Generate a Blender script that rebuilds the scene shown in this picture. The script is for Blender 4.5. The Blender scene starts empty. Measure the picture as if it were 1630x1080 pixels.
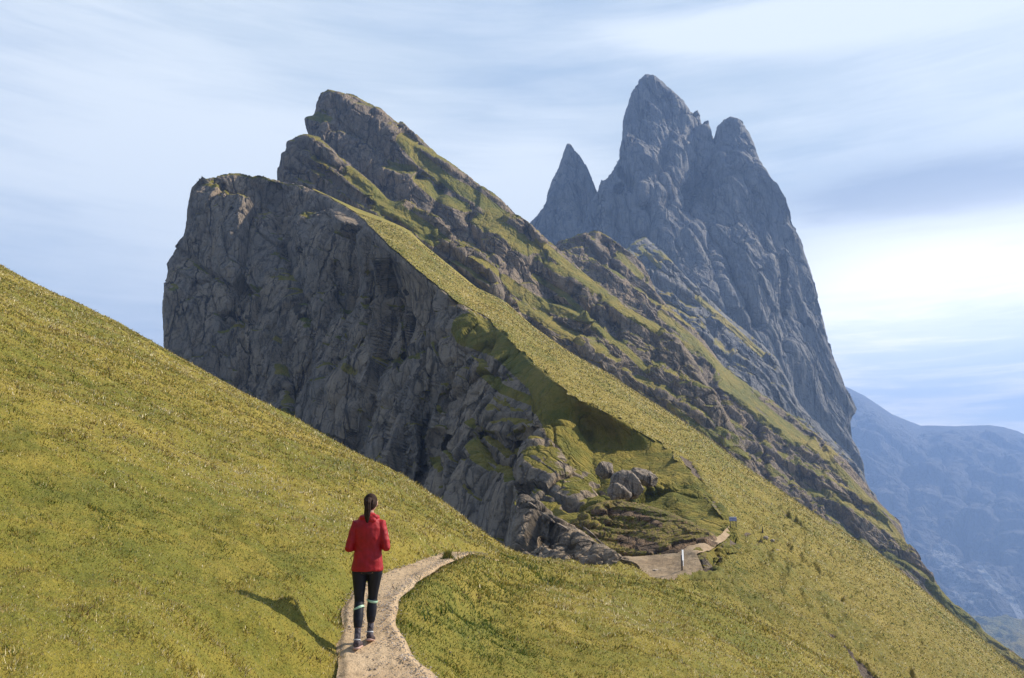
import bpy, bmesh, math, random
import numpy as np
import time
_T0 = time.time()
from mathutils import Vector, Matrix

# ------------------------------------------------------------------ camera, sky, sun, exposure
SC = bpy.context.scene
PITCH = math.radians(11.5)
EYE = 1.65
cam_data = bpy.data.cameras.new("camera")
cam_data.sensor_width = 36.0
cam_data.lens = 36.0 * 1231.0 / 1630.0
cam_data.clip_start = 0.1
cam_data.clip_end = 60000.0
cam = bpy.data.objects.new("camera", cam_data)
SC.collection.objects.link(cam)
cam.location = (0.0, 0.0, EYE)
cam.rotation_euler = (math.pi / 2 + PITCH, 0.0, 0.0)
SC.camera = cam

SUN_AZ = math.radians(73.0)      # clockwise from the view direction (+Y) towards +X
SUN_EL = math.radians(37.0)
sd = Vector((math.sin(SUN_AZ) * math.cos(SUN_EL), math.cos(SUN_AZ) * math.cos(SUN_EL), math.sin(SUN_EL)))
sun_data = bpy.data.lights.new("sun", 'SUN')
sun_data.energy = 5.0
sun_data.angle = math.radians(0.6)
sun_data.color = (1.0, 0.92, 0.80)
sun = bpy.data.objects.new("sun", sun_data)
SC.collection.objects.link(sun)
sun.rotation_euler = sd.to_track_quat('Z', 'Y').to_euler()

SC.view_settings.view_transform = 'Standard'
SC.view_settings.look = 'None'
SC.view_settings.exposure = 0.56
SC.view_settings.gamma = 1.0
SC.render.engine = 'CYCLES'
SC.cycles.use_denoising = True
SC.cycles.max_bounces = 6
SC.cycles.volume_bounces = 1
SC.cycles.transparent_max_bounces = 8


class NT:
    """tiny helper for writing node trees"""
    def __init__(self, tree):
        self.t = tree
        tree.nodes.clear()

    def n(self, typ, **kw):
        nd = self.t.nodes.new(typ)
        for k, v in kw.items():
            if k == 'ins':
                for kk, vv in v.items():
                    if hasattr(vv, 'is_output'):
                        self.t.links.new(vv, nd.inputs[kk])
                    else:
                        nd.inputs[kk].default_value = vv
            else:
                setattr(nd, k, v)
        return nd

    def link(self, a, b):
        self.t.links.new(a, b)

    def math(self, op, a, b=0.0, c=0.0, clamp=False):
        nd = self.n('ShaderNodeMath', operation=op, use_clamp=clamp)
        for i, v in enumerate((a, b, c)):
            if i >= len(nd.inputs):
                break
            if hasattr(v, 'is_output'):
                self.link(v, nd.inputs[i])
            else:
                nd.inputs[i].default_value = v
        return nd.outputs[0]

    def mix(self, f, a, b, mode='MIX'):
        nd = self.n('ShaderNodeMix', data_type='RGBA', blend_type=mode)
        for i, v in ((0, f), (6, a), (7, b)):
            if hasattr(v, 'is_output'):
                self.link(v, nd.inputs[i])
            else:
                nd.inputs[i].default_value = v if i == 0 else (v[0], v[1], v[2], 1.0)
        return nd.outputs[2]

    def noise(self, vec, scale, detail=4.0, rough=0.55, dist=0.0, lac=2.0):
        nd = self.n('ShaderNodeTexNoise', ins={'Scale': scale, 'Detail': detail, 'Roughness': rough, 'Distortion': dist, 'Lacunarity': lac})
        self.link(vec, nd.inputs['Vector'])
        return nd.outputs['Fac']

    def ramp(self, f, stops, interp='LINEAR'):
        nd = self.n('ShaderNodeValToRGB')
        cr = nd.color_ramp
        cr.interpolation = interp
        while len(cr.elements) < len(stops):
            cr.elements.new(0.5)
        for e, (p, c) in zip(cr.elements, stops):
            e.position = p
            e.color = (c, c, c, 1) if not hasattr(c, '__len__') else (c[0], c[1], c[2], 1)
        self.link(f, nd.inputs[0])
        return nd.outputs[0]

    def smooth(self, v, a, b):
        nd = self.n('ShaderNodeMapRange', interpolation_type='SMOOTHSTEP')
        self.link(v, nd.inputs[0])
        nd.inputs[1].default_value = a
        nd.inputs[2].default_value = b
        return nd.outputs[0]

    def mapping(self, vec, scale=(1, 1, 1), rot=(0, 0, 0), loc=(0, 0, 0)):
        nd = self.n('ShaderNodeMapping', ins={'Scale': scale, 'Rotation': rot, 'Location': loc})
        self.link(vec, nd.inputs['Vector'])
        return nd.outputs[0]


def build_world():
    w = bpy.data.worlds.new("World")
    SC.world = w
    w.use_nodes = True
    t = NT(w.node_tree)
    out = t.n('ShaderNodeOutputWorld')
    sky = t.n('ShaderNodeTexSky', sky_type='NISHITA', sun_disc=False, sun_elevation=SUN_EL, sun_rotation=SUN_AZ,
              altitude=2300.0, air_density=1.0, dust_density=0.6, ozone_density=1.2)
    geo = t.n('ShaderNodeTexCoord')
    sep = t.n('ShaderNodeSeparateXYZ')
    t.link(geo.outputs['Generated'], sep.inputs[0])
    x, y, z = sep.outputs
    az = t.math('ARCTAN2', x, y)
    el = t.math('ARCSINE', z)
    # clouds live on a far layer: direction divided by height
    zz = t.math('ADD', t.math('MAXIMUM', z, 0.0), 0.16)
    px = t.math('DIVIDE', x, zz)
    py = t.math('DIVIDE', y, zz)
    comb = t.n('ShaderNodeCombineXYZ')
    t.link(px, comb.inputs[0]); t.link(py, comb.inputs[1])
    P = comb.outputs[0]
    cb2 = t.n('ShaderNodeCombineXYZ')
    t.link(az, cb2.inputs[0]); t.link(el, cb2.inputs[1])
    A = cb2.outputs[0]
    streak = t.noise(t.mapping(A, (1.3, 13.0, 1), (0, 0, 0.09)), 3.0, 11, 0.66, 0.4)
    soft = t.noise(t.mapping(P, (0.55, 0.9, 1), (0, 0, 0.5), (3.1, 1.7, 0)), 0.9, 6, 0.55, 0.5)
    big = t.noise(t.mapping(A, (1.2, 3.2, 1), (0, 0, -0.1), (5.0, 2.0, 0)), 1.6, 3, 0.5, 0.3)

    def blob(a0, e0, sa, se, rot=0.0):
        """soft patch around a sky direction (radians)"""
        da = t.math('SUBTRACT', az, a0); de = t.math('SUBTRACT', el, e0)
        c, s = math.cos(rot), math.sin(rot)
        u = t.math('ADD', t.math('MULTIPLY', da, c), t.math('MULTIPLY', de, s))
        v = t.math('SUBTRACT', t.math('MULTIPLY', de, c), t.math('MULTIPLY', da, s))
        q = t.math('ADD', t.math('POWER', t.math('ABSOLUTE', t.math('DIVIDE', u, sa)), 2.0),
                   t.math('POWER', t.math('ABSOLUTE', t.math('DIVIDE', v, se)), 2.0))
        return t.math('EXPONENT', t.math('MULTIPLY', q, -1.0))

    def add(*v):
        r = v[0]
        for k in v[1:]:
            r = t.math('ADD', r, k)
        return r
    D = math.radians
    veil = add(t.math('MULTIPLY', soft, 0.75), t.math('MULTIPLY', streak, 0.55), t.math('MULTIPLY', big, 0.35),
               t.math('MULTIPLY', blob(D(-22), D(22), D(15), D(6), -0.25), 0.5),
               t.math('MULTIPLY', blob(D(2), D(22), D(6), D(5), 0.3), 0.25),
               t.math('MULTIPLY', blob(D(29), D(13), D(16), D(5.5)), 0.6),
               t.math('MULTIPLY', blob(D(26), D(31.5), D(16), D(1.3), -0.05), 0.8),
               t.math('MULTIPLY', blob(D(-34), D(9), D(9), D(5)), -0.12))
    veil_f = t.smooth(veil, 0.58, 1.12)
    grey = add(t.math('MULTIPLY', streak, 0.8), t.math('MULTIPLY', big, 0.5),
               t.math('MULTIPLY', blob(D(30), D(19.5), D(14), D(2.6), -0.06), 0.75),
               t.math('MULTIPLY', blob(D(17), D(28), D(14), D(2.5), 0.1), 0.2),
               t.math('MULTIPLY', blob(D(-8), D(33), D(24), D(4), -0.05), 0.18))
    grey_f = t.math('MULTIPLY', t.smooth(grey, 0.85, 1.35), 0.85)
    glare = blob(D(30), D(12.5), D(12), D(4.2))
    skyc = t.n('ShaderNodeBackground', ins={'Strength': 0.11})
    skyc.inputs['Strength'].default_value = 0.09
    t.link(sky.outputs[0], skyc.inputs['Color'])
    base = t.mix(t.smooth(big, 0.35, 0.65), (0.39, 0.495, 0.625), (0.49, 0.585, 0.67))
    col = t.mix(veil_f, base, (0.74, 0.80, 0.84))
    col = t.mix(grey_f, col, (0.31, 0.385, 0.51))
    brk = t.math('MULTIPLY', t.math('MINIMUM', t.math('MULTIPLY', glare, 1.4), 1.0), t.smooth(t.math('ADD', streak, t.math('MULTIPLY', soft, 0.5)), 0.30, 0.62))
    col = t.mix(brk, col, (1.45, 1.40, 1.28))
    lowsun = t.math('MULTIPLY', t.smooth(el, D(17), D(4)), t.smooth(az, D(2), D(26)))
    lowc = t.mix(t.smooth(streak, 0.42, 0.62), (0.85, 1.00, 1.15), (1.55, 1.48, 1.35))
    col = t.mix(t.math('MULTIPLY', lowsun, 0.9), col, lowc)
    # unseen sky overhead, set to a dim blue to lower the ambient light
    col = t.mix(t.smooth(el, D(36), D(62)), col, (0.36, 0.42, 0.55))
    cl = t.n('ShaderNodeBackground', ins={'Strength': 1.0})
    t.link(col, cl.inputs['Color'])
    front = t.math('MULTIPLY_ADD', t.smooth(t.math('ADD', y, t.math('MULTIPLY', x, 0.3)), -0.35, 0.45), 0.72, 0.14)  # unseen sky behind the camera is dimmed too, for deeper shade
    ms = t.n('ShaderNodeMixShader')
    t.link(front, ms.inputs[0])
    t.link(skyc.outputs[0], ms.inputs[1]); t.link(cl.outputs[0], ms.inputs[2])
    t.link(ms.outputs[0], out.inputs['Surface'])


build_world()

# ------------------------------------------------------------------ numpy tools
RNG = np.random.RandomState(7)
_perm = RNG.permutation(256).astype(np.int64)
_perm = np.concatenate([_perm, _perm])
_g = RNG.normal(size=(256, 3)); _g /= np.linalg.norm(_g, axis=1)[:, None]
_g = _g.astype(np.float32)
_r3 = RNG.rand(256, 3).astype(np.float32)


def _hash(ix, iy, iz):
    return _perm[(_perm[(_perm[ix & 255] + iy) & 255] + iz) & 255]


from concurrent.futures import ThreadPoolExecutor
_POOL = ThreadPoolExecutor(4)


def _par(fn, p):
    """run a per-point function over row blocks on all cores"""
    if p.ndim < 3 or p.shape[0] < 64:
        return fn(p)
    parts = np.array_split(p, 8, axis=0)
    res = list(_POOL.map(fn, parts))
    if isinstance(res[0], tuple):
        return tuple(np.concatenate(r, 0) for r in zip(*res))
    return np.concatenate(res, 0)


def perlin(p):
    return _par(_perlin, p)


def _perlin(p):
    """gradient noise about -1..1, p (...,3)"""
    p = p.astype(np.float32)
    i = np.floor(p).astype(np.int64)
    f = p - i
    u = f * f * f * (f * (f * 6 - 15) + 10)
    out = 0
    for dx in (0, 1):
        wx = u[..., 0] if dx else 1 - u[..., 0]
        for dy in (0, 1):
            wy = u[..., 1] if dy else 1 - u[..., 1]
            for dz in (0, 1):
                wz = u[..., 2] if dz else 1 - u[..., 2]
                g = _g[_hash(i[..., 0] + dx, i[..., 1] + dy, i[..., 2] + dz)]
                d = g[..., 0] * (f[..., 0] - dx) + g[..., 1] * (f[..., 1] - dy) + g[..., 2] * (f[..., 2] - dz)
                out = out + wx * wy * wz * d
    return out * 1.5


def fbm(p, octv=5, gain=0.5, lac=2.03, ridged=False):
    a, s, t = 1.0, 0.0, 0.0
    for k in range(octv):
        n = perlin(p)
        if ridged:
            n = 1 - 2.2 * np.abs(n)
        s = s + a * n
        t += a
        a *= gain
        p = p * lac + 17.3
    return s / t


def facets(p):
    """cells broken into tilted flat faces: signed height, and distance to the next cell"""
    return _par(_facets, p)


def _facets(p):
    p = p.astype(np.float32)
    i = np.floor(p).astype(np.int64)
    f = p - i
    f1 = np.full(p.shape[:-1], 9.0, np.float32); f2 = f1.copy()
    val = np.zeros(p.shape[:-1], np.float32)
    for dx in (-1, 0, 1):
        for dy in (-1, 0, 1):
            for dz in (-1, 0, 1):
                h = _hash(i[..., 0] + dx, i[..., 1] + dy, i[..., 2] + dz)
                r = _r3[h]
                ax = f[..., 0] - dx - r[..., 0]; ay = f[..., 1] - dy - r[..., 1]; az = f[..., 2] - dz - r[..., 2]
                d = ax * ax + ay * ay + az * az
                g = _g[(h + 91) & 255]
                v = (r[..., 1] - 0.5) * 0.8 + (g[..., 0] * ax + g[..., 1] * ay + g[..., 2] * az) * 0.9
                m = d < f1
                f2 = np.where(m, f1, np.minimum(f2, d))
                val = np.where(m, v, val)
                f1 = np.where(m, d, f1)
    return val, np.sqrt(f2) - np.sqrt(f1)


def worley(p):
    return _par(_worley, p)


def _worley(p):
    """F1, F2 distances"""
    p = p.astype(np.float32)
    i = np.floor(p).astype(np.int64)
    f = p - i
    f1 = np.full(p.shape[:-1], 9.0, np.float32); f2 = f1.copy()
    cid = np.zeros(p.shape[:-1], np.float32)
    for dx in (-1, 0, 1):
        for dy in (-1, 0, 1):
            for dz in (-1, 0, 1):
                h = _hash(i[..., 0] + dx, i[..., 1] + dy, i[..., 2] + dz)
                r = _r3[h]
                d = (dx + r[..., 0] - f[..., 0]) ** 2 + (dy + r[..., 1] - f[..., 1]) ** 2 + (dz + r[..., 2] - f[..., 2]) ** 2
                m = d < f1
                f2 = np.where(m, f1, np.minimum(f2, d))
                cid = np.where(m, h.astype(np.float32) / 255.0, cid)
                f1 = np.where(m, d, f1)
    return np.sqrt(f1), np.sqrt(f2), cid


def sstep(a, b, x):
    t = np.clip((x - a) / (b - a), 0, 1)
    return t * t * (3 - 2 * t)


_cp, _sp = math.cos(PITCH), math.sin(PITCH)


def px2XE(px, py):
    """photo pixel -> (x/y, z/y) slope pair of its sight line from the eye"""
    u = (np.asarray(px, float) - 815.0) / 1231.0
    v = (540.0 - np.asarray(py, float)) / 1231.0
    fy = _cp - v * _sp
    fz = _sp + v * _cp
    return u / fy, fz / fy


def XE2px(X, E):
    d = _cp + E * _sp
    v = (E * _cp - _sp) / d
    u = X / d
    return 815 + 1231 * u, 540 - 1231 * v


def poly(pts):
    a = np.array(pts, float)
    X, E = px2XE(a[:, 0], a[:, 1])
    return X, E


def smooth_curve(pts, lo, hi, n, sig):
    X, E = poly(pts)
    xs = np.linspace(lo, hi, n)
    # linear extrapolation at both ends
    y = np.interp(xs, X, E)
    sl = (E[1] - E[0]) / (X[1] - X[0]); y = np.where(xs < X[0], E[0] + sl * (xs - X[0]), y)
    sr = (E[-1] - E[-2]) / (X[-1] - X[-2]); y = np.where(xs > X[-1], E[-1] + sr * (xs - X[-1]), y)
    if sig > 0:
        k = int(sig * 3 / (xs[1] - xs[0])) + 1
        w = np.exp(-0.5 * ((np.arange(-k, k + 1) * (xs[1] - xs[0])) / sig) ** 2); w /= w.sum()
        yp = np.concatenate([y[0] + (y[1] - y[0]) * np.arange(-k, 0), y, y[-1] + (y[-1] - y[-2]) * np.arange(1, k + 1)])
        y = np.convolve(yp, w, 'valid')
    return xs, y


# ------------------------------------------------------------------ terrain heights
_TMx, _TMe = smooth_curve([(0, 423), (60, 456), (130, 489), (200, 522), (263, 558), (380, 622), (460, 665), (530, 703), (600, 738),
                           (650, 766), (700, 799), (740, 829), (770, 849), (805, 872), (850, 889), (890, 899), (930, 913),
                           (1000, 924), (1100, 946), (1250, 1012), (1400, 1100), (1630, 1260)], -2.2, 2.2, 1400, 0.008)
_DMx = np.array([-2.2, -0.7, -0.4, -0.2, 0.0, 0.1, 0.2, 0.4, 2.0])
_DMd = np.array([80.0, 75.0, 58.0, 44.0, 34.0, 34.0, 36.0, 34.0, 30.0])
_TSx, _TSe = smooth_curve([(430, 285), (500, 301), (565, 331), (600, 344), (649, 366), (676, 391), (714, 422), (759, 459), (803, 480),
                           (848, 520), (885, 546), (922, 572), (974, 598), (1007, 621), (1067, 659), (1127, 698), (1175, 736),
                           (1251, 788), (1327, 839), (1408, 890), (1484, 953), (1554, 1011), (1624, 1070), (1800, 1220)],
                          -2.2, 2.2, 1400, 0.004)
_HSx = np.array([-2.2, -0.25, -0.15, -0.12, -0.06, -0.014, 0.04, 0.07, 0.6, 2.2]); _HSh = np.array([28.0, 27.5, 26.0, 23.5, 21.0, 18.5, 14.8, 13.0, 12.0, 12.0])
_DSx = np.array([-2.2, -0.2, 0.1, 0.5, 2.2]); _DSd = np.array([300.0, 300.0, 260.0, 200.0, 170.0])
_DMs = lambda X: np.interp(X, _DMx, _DMd)


M_H = 2.85       # the slope the path is cut into lies this far under the eye


def M_raw(x, y):
    """near meadow, height relative to the eye"""
    yy = np.maximum(y, 0.6)
    X = np.clip(x / yy, -2.1, 2.1)
    # behind/close to the viewer the slope is the plain plane
    T = np.interp(X, _TMx, _TMe)
    D = np.interp(X, _DMx, _DMd)
    h = M_H
    near = yy * (T + 1.5 * h / D) - h - h * yy ** 3 / (2 * D ** 3)
    plane = -h - 0.56 * x - 0.0 * y
    w = sstep(1.2, 4.0, y)
    return plane * (1 - w) + near * w


def S_E(X, y):
    T = np.interp(X, _TSx, _TSe); D = np.interp(X, _DSx, _DSd); h = np.interp(X, _HSx, _HSh)
    return T + 1.5 * h / D - h / y - h * y ** 2 / (2 * D ** 3)


def S_solve(X, E):
    """distance at which the sunny slope is seen at slope pair (X,E), near side of its brow"""
    lo = 8.0; hi = np.interp(X, _DSx, _DSd)
    lo = np.full_like(np.asarray(X, float), lo); hi = np.asarray(hi, float).copy()
    for _ in range(50):
        mid = 0.5 * (lo + hi)
        b = S_E(X, mid) < E
        lo = np.where(b, mid, lo); hi = np.where(b, hi, mid)
    return 0.5 * (lo + hi)


# rim between the grass back of the ridge and its rock face (photo pixels, top to bottom)
RIM = [(500, 303), (531, 318), (565, 337), (596, 366), (617, 390), (651, 418), (700, 459), (733, 483), (771, 503), (797, 526),
       (830, 563), (859, 587), (907, 628), (967, 657), (1007, 680), (1055, 711), (1089, 742), (1111, 764), (1138, 808), (1163, 840),
       (1150, 862), (1122, 880), (1104, 897), (1120, 916), (1135, 926)]
_wr = np.random.RandomState(5)
_rr = [RIM[0]]
for (_ax, _ay), (_bx, _by) in zip(RIM[:-1], RIM[1:]):
    _n = max(1, int(math.hypot(_bx - _ax, _by - _ay) / 9))
    for _k in range(1, _n + 1):
        _t = _k / _n; _a = (1.6 if _ay < 520 else 3.4) * (_by < 900)
        _rr.append((_ax + (_bx - _ax) * _t + _wr.normal() * _a * 0.8, _ay + (_by - _ay) * _t + _wr.normal() * _a * 0.25))
RIM = sorted(_rr, key=lambda p: p[1])
_rx, _re = poly(RIM)
_ry = S_solve(_rx, _re)
RIM_XE = (_rx, _re, _ry)
_cx, _ce = poly([(430, 262), (480, 290)] + RIM + [(1080, 929), (985, 929), (905, 919), (860, 905), (600, 905)])
_RE = _ce[::-1]; _RX = _cx[::-1]        # rising E


def off_slope(X, y):
    """true where the sunny slope has ended at its rim (left of it stands the rock face)"""
    return X < np.interp(S_E(X, y), _RE, _RX)


# walking path, photo pixels of its centre line on the near meadow
PATH_PX = [(640, 1180), (622, 1080), (598, 1030), (588, 985), (592, 950), (610, 928), (640, 909), (680, 892), (712, 881), (742, 875)]


def on_M(px, py):
    X, E = px2XE(px, py)
    lo, hi = 1.5, float(np.interp(X, _DMx, _DMd))
    for _ in range(50):
        m = 0.5 * (lo + hi)
        if M_raw(X * m, m) / m < E:
            lo = m
        else:
            hi = m
    return X * lo, lo


_pp = [on_M(*p) for p in PATH_PX]
_pp = [(0.3, -4.0), (0.3, 1.0), (-0.05, 4.6), (-0.72, 6.9)] + _pp[1:]
_pp += [(_pp[-1][0] + 0.8, _pp[-1][1] + 1.8)]


def catmull(pts, n):
    P = [np.array(p, float) for p in pts]
    P = [2 * P[0] - P[1]] + P + [2 * P[-1] - P[-2]]
    out = []
    for k in range(1, len(P) - 2):
        for j in range(n):
            t = j / n
            out.append(0.5 * ((2 * P[k]) + (-P[k - 1] + P[k + 1]) * t + (2 * P[k - 1] - 5 * P[k] + 4 * P[k + 1] - P[k + 2]) * t * t
                              + (-P[k - 1] + 3 * P[k] - 3 * P[k + 1] + P[k + 2]) * t ** 3))
    out.append(P[-2])
    return np.array(out)


PATH = catmull(_pp, 12)
PATH_Z = M_raw(PATH[:, 0], PATH[:, 1])
_y0 = _pp[4][1]
_z0 = float(np.interp(_y0, PATH[:80, 1], PATH_Z[:80]))
PATH_Z = np.where(PATH[:, 1] < _y0, _z0 - 0.03 * (_y0 - PATH[:, 1]), PATH_Z)
PATH_Z = np.convolve(np.pad(PATH_Z, 6, mode='edge'), np.ones(13) / 13, 'valid')


def near_line(x, y, L):
    """distance to polyline L (n,2), its side (+ right of travel), and fractional index"""
    shp = x.shape
    P = np.stack([x.ravel(), y.ravel()], 1)
    best = np.full(len(P), 1e9); side = np.zeros(len(P)); idx = np.zeros(len(P))
    for k in range(len(L) - 1):
        a = L[k]; b = L[k + 1]; ab = b - a; l2 = ab @ ab + 1e-9
        t = np.clip(((P - a) @ ab) / l2, 0, 1)
        d = P - (a + t[:, None] * ab)
        dd = np.sqrt((d ** 2).sum(1))
        m = dd < best
        best = np.where(m, dd, best)
        side = np.where(m, np.sign(ab[1] * d[:, 0] - ab[0] * d[:, 1]), side)
        idx = np.where(m, k + t, idx)
    return best.reshape(shp), side.reshape(shp), idx.reshape(shp)


# worn tracks crossing the far slope: (pixels, half width m, depth m)
def on_S(px, py):
    X, E = px2XE(px, py)
    y = float(S_solve(np.array([X]), np.array([E]))[0])
    return X * y, y


TRACKS = [
    ([(1326, 1014), (1340, 1032), (1358, 1050), (1378, 1076), (1400, 1110)], 0.55, 0.50),
    ([(1090, 728), (1103, 748), (1106, 764), (1120, 782), (1140, 802), (1158, 822), (1168, 838)], 0.9, 0.5),
    ([(1170, 838), (1152, 850), (1140, 858), (1128, 872), (1108, 884)], 1.0, 0.3),
    ([(1196, 786), (1225, 798), (1250, 812), (1272, 838)], 1.3, 1.9),
    ([(1172, 848), (1196, 850), (1210, 862), (1228, 880), (1240, 890)], 0.35, 0.5),
]
TRACKS = [(catmull([on_S(*p) for p in t], 5), w, d) for t, w, d in TRACKS]


def path_width(idx):
    return 0.275 + 0.10 * (1 - sstep(44, 66, idx)) + 0.035 * np.sin(idx * 0.13 + 1.0) + 0.02 * np.sin(idx * 0.41)


def HF(x, y, detail=True, want=False):
    """ground height (absolute) of the meadow and the sunny slope"""
    yy = np.maximum(y, 0.6)
    m = M_raw(x, y)
    X = np.clip(x / yy, -2.1, 2.1)
    s = yy * S_E(X, np.maximum(yy, 12.0))
    s = np.where(off_slope(X, np.maximum(yy, 12.0)), -400.0, s)
    s = np.where(yy < 14, -99, s)
    s = np.maximum(s, -500)
    k = 1.6
    z = np.maximum(m, s) + np.where(np.abs(m - s) < k, (k - np.abs(m - s)) ** 2 / (4 * k), 0)
    wS = sstep(-1, 1, s - m)
    rimf = 0.1 + 0.9 * sstep(0.0, 0.045, X - np.interp(S_E(X, np.maximum(yy, 12.0)), _RE, _RX))
    soil = np.zeros_like(z)
    P3 = np.stack([x, y, np.zeros_like(x)], -1)
    if detail:
        lump = fbm(P3 * np.array([0.13, 0.09, 1]) + 70, 2) * 0.5 * sstep(8, 25, yy) + fbm(P3 * np.array([0.55, 0.4, 1]), 3) * 0.20 + fbm(P3 * 2.3 + 5, 3) * 0.085 + fbm(P3 * 9.0 + 9, 2) * 0.012
        fade = sstep(1.5, 5, yy)
        # terracettes: little steps along the contour of the far slope
        q = (z * 1.0 + 0.35 * fbm(P3 * 0.12, 3) * 3.0) / 1.05 + 0.9 * fbm(P3 * 0.33 + 3, 2)
        fr = q - np.floor(q)
        ter = (sstep(0.0, 0.75, fr) - fr) * 0.80 * (0.25 + 0.75 * sstep(-0.1, 0.25, fbm(P3 * 0.05 + 8, 2)))
        tuss = fbm(P3 * np.array([0.9, 0.45, 1]) + 2, 3, 0.6) * 0.42 + fbm(P3 * 0.07 + 30, 3) * 1.1 + fbm(P3 * np.array([1.9, 1.2, 1]) + 4, 3, 0.6, ridged=True) * 0.16
        crest = 1 - 0.65 * sstep(0.8, 1.0, yy / np.interp(X, _DSx, _DSd))
        z = z + lump * fade * (1 - wS) + (tuss + ter * (1 + 0.9 * (1 - sstep(90, 140, yy)))) * wS * crest * rimf * sstep(14, 40, yy)
        # long shallow creases on the near meadow
        cr = fbm(P3 * np.array([0.16, 0.30, 1]) + 40, 3, ridged=True)
        z = z - 0.10 * sstep(0.45, 0.9, cr) * (1 - wS) * fade
    for L, w, dp in TRACKS:
        msk = (np.abs(x - L[:, 0].mean()) < 30) & (np.abs(y - L[:, 1].mean()) < 45)
        if msk.any():
            d, sd_, ix = near_line(x[msk], y[msk], L)
            nz = perlin(np.stack([x[msk] * 1.3, y[msk] * 1.3, 0 * x[msk]], -1)) * 0.45 * w
            c = 1 - sstep(w * 0.6, w * 1.35, d + nz)
            z[msk] = z[msk] - c * dp + 0.12 * c * np.sin(ix * 3.1)
            soil[msk] = np.maximum(soil[msk], 1 - sstep(w * 0.7, w * 1.2, d + nz))
    qx, qy = XE2px(X, z / yy)
    inn = (y > 43) & (y < 75) & (x < 15)
    z = z - 0.9 * inn * sstep(925, 940, qx) * (1 - sstep(1100, 1160, qx)) * (1 - sstep(917, 924, qy)) * sstep(800, 860, qy)
    pm = (yy < 48) & (np.abs(x) < 14)
    pd = np.full_like(z, 99.0)
    if pm.any():
        d, sd_, ix = near_line(x[pm], y[pm], PATH)
        pz = np.interp(ix, np.arange(len(PATH_Z)), PATH_Z)
        w = path_width(ix)
        e = perlin(np.stack([x[pm] * 2.2, y[pm] * 1.6, 0 * x[pm] + 3], -1)) * 0.15 + perlin(np.stack([x[pm] * 7, y[pm] * 5, 0 * x[pm] + 7], -1)) * 0.05
        inside = 1 - sstep(w - 0.03, w + np.where(sd_ > 0, 0.9, 0.55) + 1.3 * (1 - sstep(7.5, 9.2, y[pm])), d + e)
        rim = np.exp(-((d - w - 0.12) / 0.12) ** 2) * 0.035
        zz = z[pm] * (1 - inside) + (pz - 0.14) * inside + rim * (1 - inside)
        z[pm] = zz
        pd[pm] = d + e - w
    if want:
        return z + EYE, wS, soil, pd
    return z + EYE


# ------------------------------------------------------------------ mesh helpers
COL = SC.collection


def link(o, parent=None):
    COL.objects.link(o)
    if parent is not None:
        o.parent = parent
    return o


def tag(o, label=None, cat=None, group=None, kind=None):
    if label: o['label'] = label
    if cat: o['category'] = cat
    if group: o['group'] = group
    if kind: o['kind'] = kind
    return o


def mesh_from_arrays(name, V, F, mat, attrs=None, smooth=True, parent=None):
    me = bpy.data.meshes.new(name)
    V = np.asarray(V, np.float32); F = np.asarray(F, np.int32)
    k = F.shape[1]
    me.vertices.add(len(V)); me.vertices.foreach_set('co', V.ravel())
    me.loops.add(F.size); me.loops.foreach_set('vertex_index', F.ravel())
    me.polygons.add(len(F))
    me.polygons.foreach_set('loop_start', np.arange(0, F.size, k, dtype=np.int32))
    me.polygons.foreach_set('loop_total', np.full(len(F), k, np.int32))
    me.polygons.foreach_set('use_smooth', np.full(len(F), smooth, bool))
    me.update(calc_edges=True)
    for an, av in (attrs or {}).items():
        av = np.asarray(av, np.float32)
        if av.ndim == 1:
            at = me.attributes.new(an, 'FLOAT', 'POINT'); at.data.foreach_set('value', av)
        else:
            at = me.attributes.new(an, 'FLOAT_COLOR', 'POINT')
            at.data.foreach_set('color', np.concatenate([av, np.ones((len(av), 1), np.float32)], 1).ravel())
    me.materials.append(mat)
    return link(bpy.data.objects.new(name, me), parent)


def grid_faces(nv, nu, flip=False):
    i = np.arange((nv - 1) * (nu - 1)); r = i // (nu - 1); c = i % (nu - 1)
    a = r * nu + c
    F = np.stack([a, a + 1, a + nu + 1, a + nu], 1)
    return F[:, ::-1] if flip else F


def grid_mesh(name, P, mat, attrs=None, flip=False, drop=None):
    nv, nu = P.shape[:2]
    at = {k: v.reshape(nv * nu, -1).squeeze() if v.ndim == 2 else v.reshape(nv * nu, -1) for k, v in (attrs or {}).items()}
    F = grid_faces(nv, nu, flip)
    if drop is not None:
        F = F[~drop.ravel()[F].any(1)]
    return mesh_from_arrays(name, P.reshape(-1, 3), F, mat, at)


def grid_normals(P):
    du = np.gradient(P, axis=1); dv = np.gradient(P, axis=0)
    n = np.cross(du, dv)
    n /= np.linalg.norm(n, axis=-1, keepdims=True) + 1e-9
    return n


def blur(a, k):
    w = np.array([1, 2, 1.0]); w /= w.sum()
    for _ in range(k):
        p = np.pad(a, [(1, 1), (1, 1)] + [(0, 0)] * (a.ndim - 2), mode='edge')
        a = (p[:-2, 1:-1] + 2 * p[1:-1, 1:-1] + p[2:, 1:-1]) / 4
        p = np.pad(a, [(1, 1), (1, 1)] + [(0, 0)] * (a.ndim - 2), mode='edge')
        a = (p[1:-1, :-2] + 2 * p[1:-1, 1:-1] + p[1:-1, 2:]) / 4
    return a


# ------------------------------------------------------------------ materials
def attr(t, name, out='Fac'):
    return t.n('ShaderNodeAttribute', attribute_name=name).outputs[out]


def new_mat(name):
    m = bpy.data.materials.new(name)
    m.use_nodes = True
    t = NT(m.node_tree)
    out = t.n('ShaderNodeOutputMaterial')
    bs = t.n('ShaderNodeBsdfPrincipled')
    t.link(bs.outputs[0], out.inputs['Surface'])
    return m, t, bs


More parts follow.
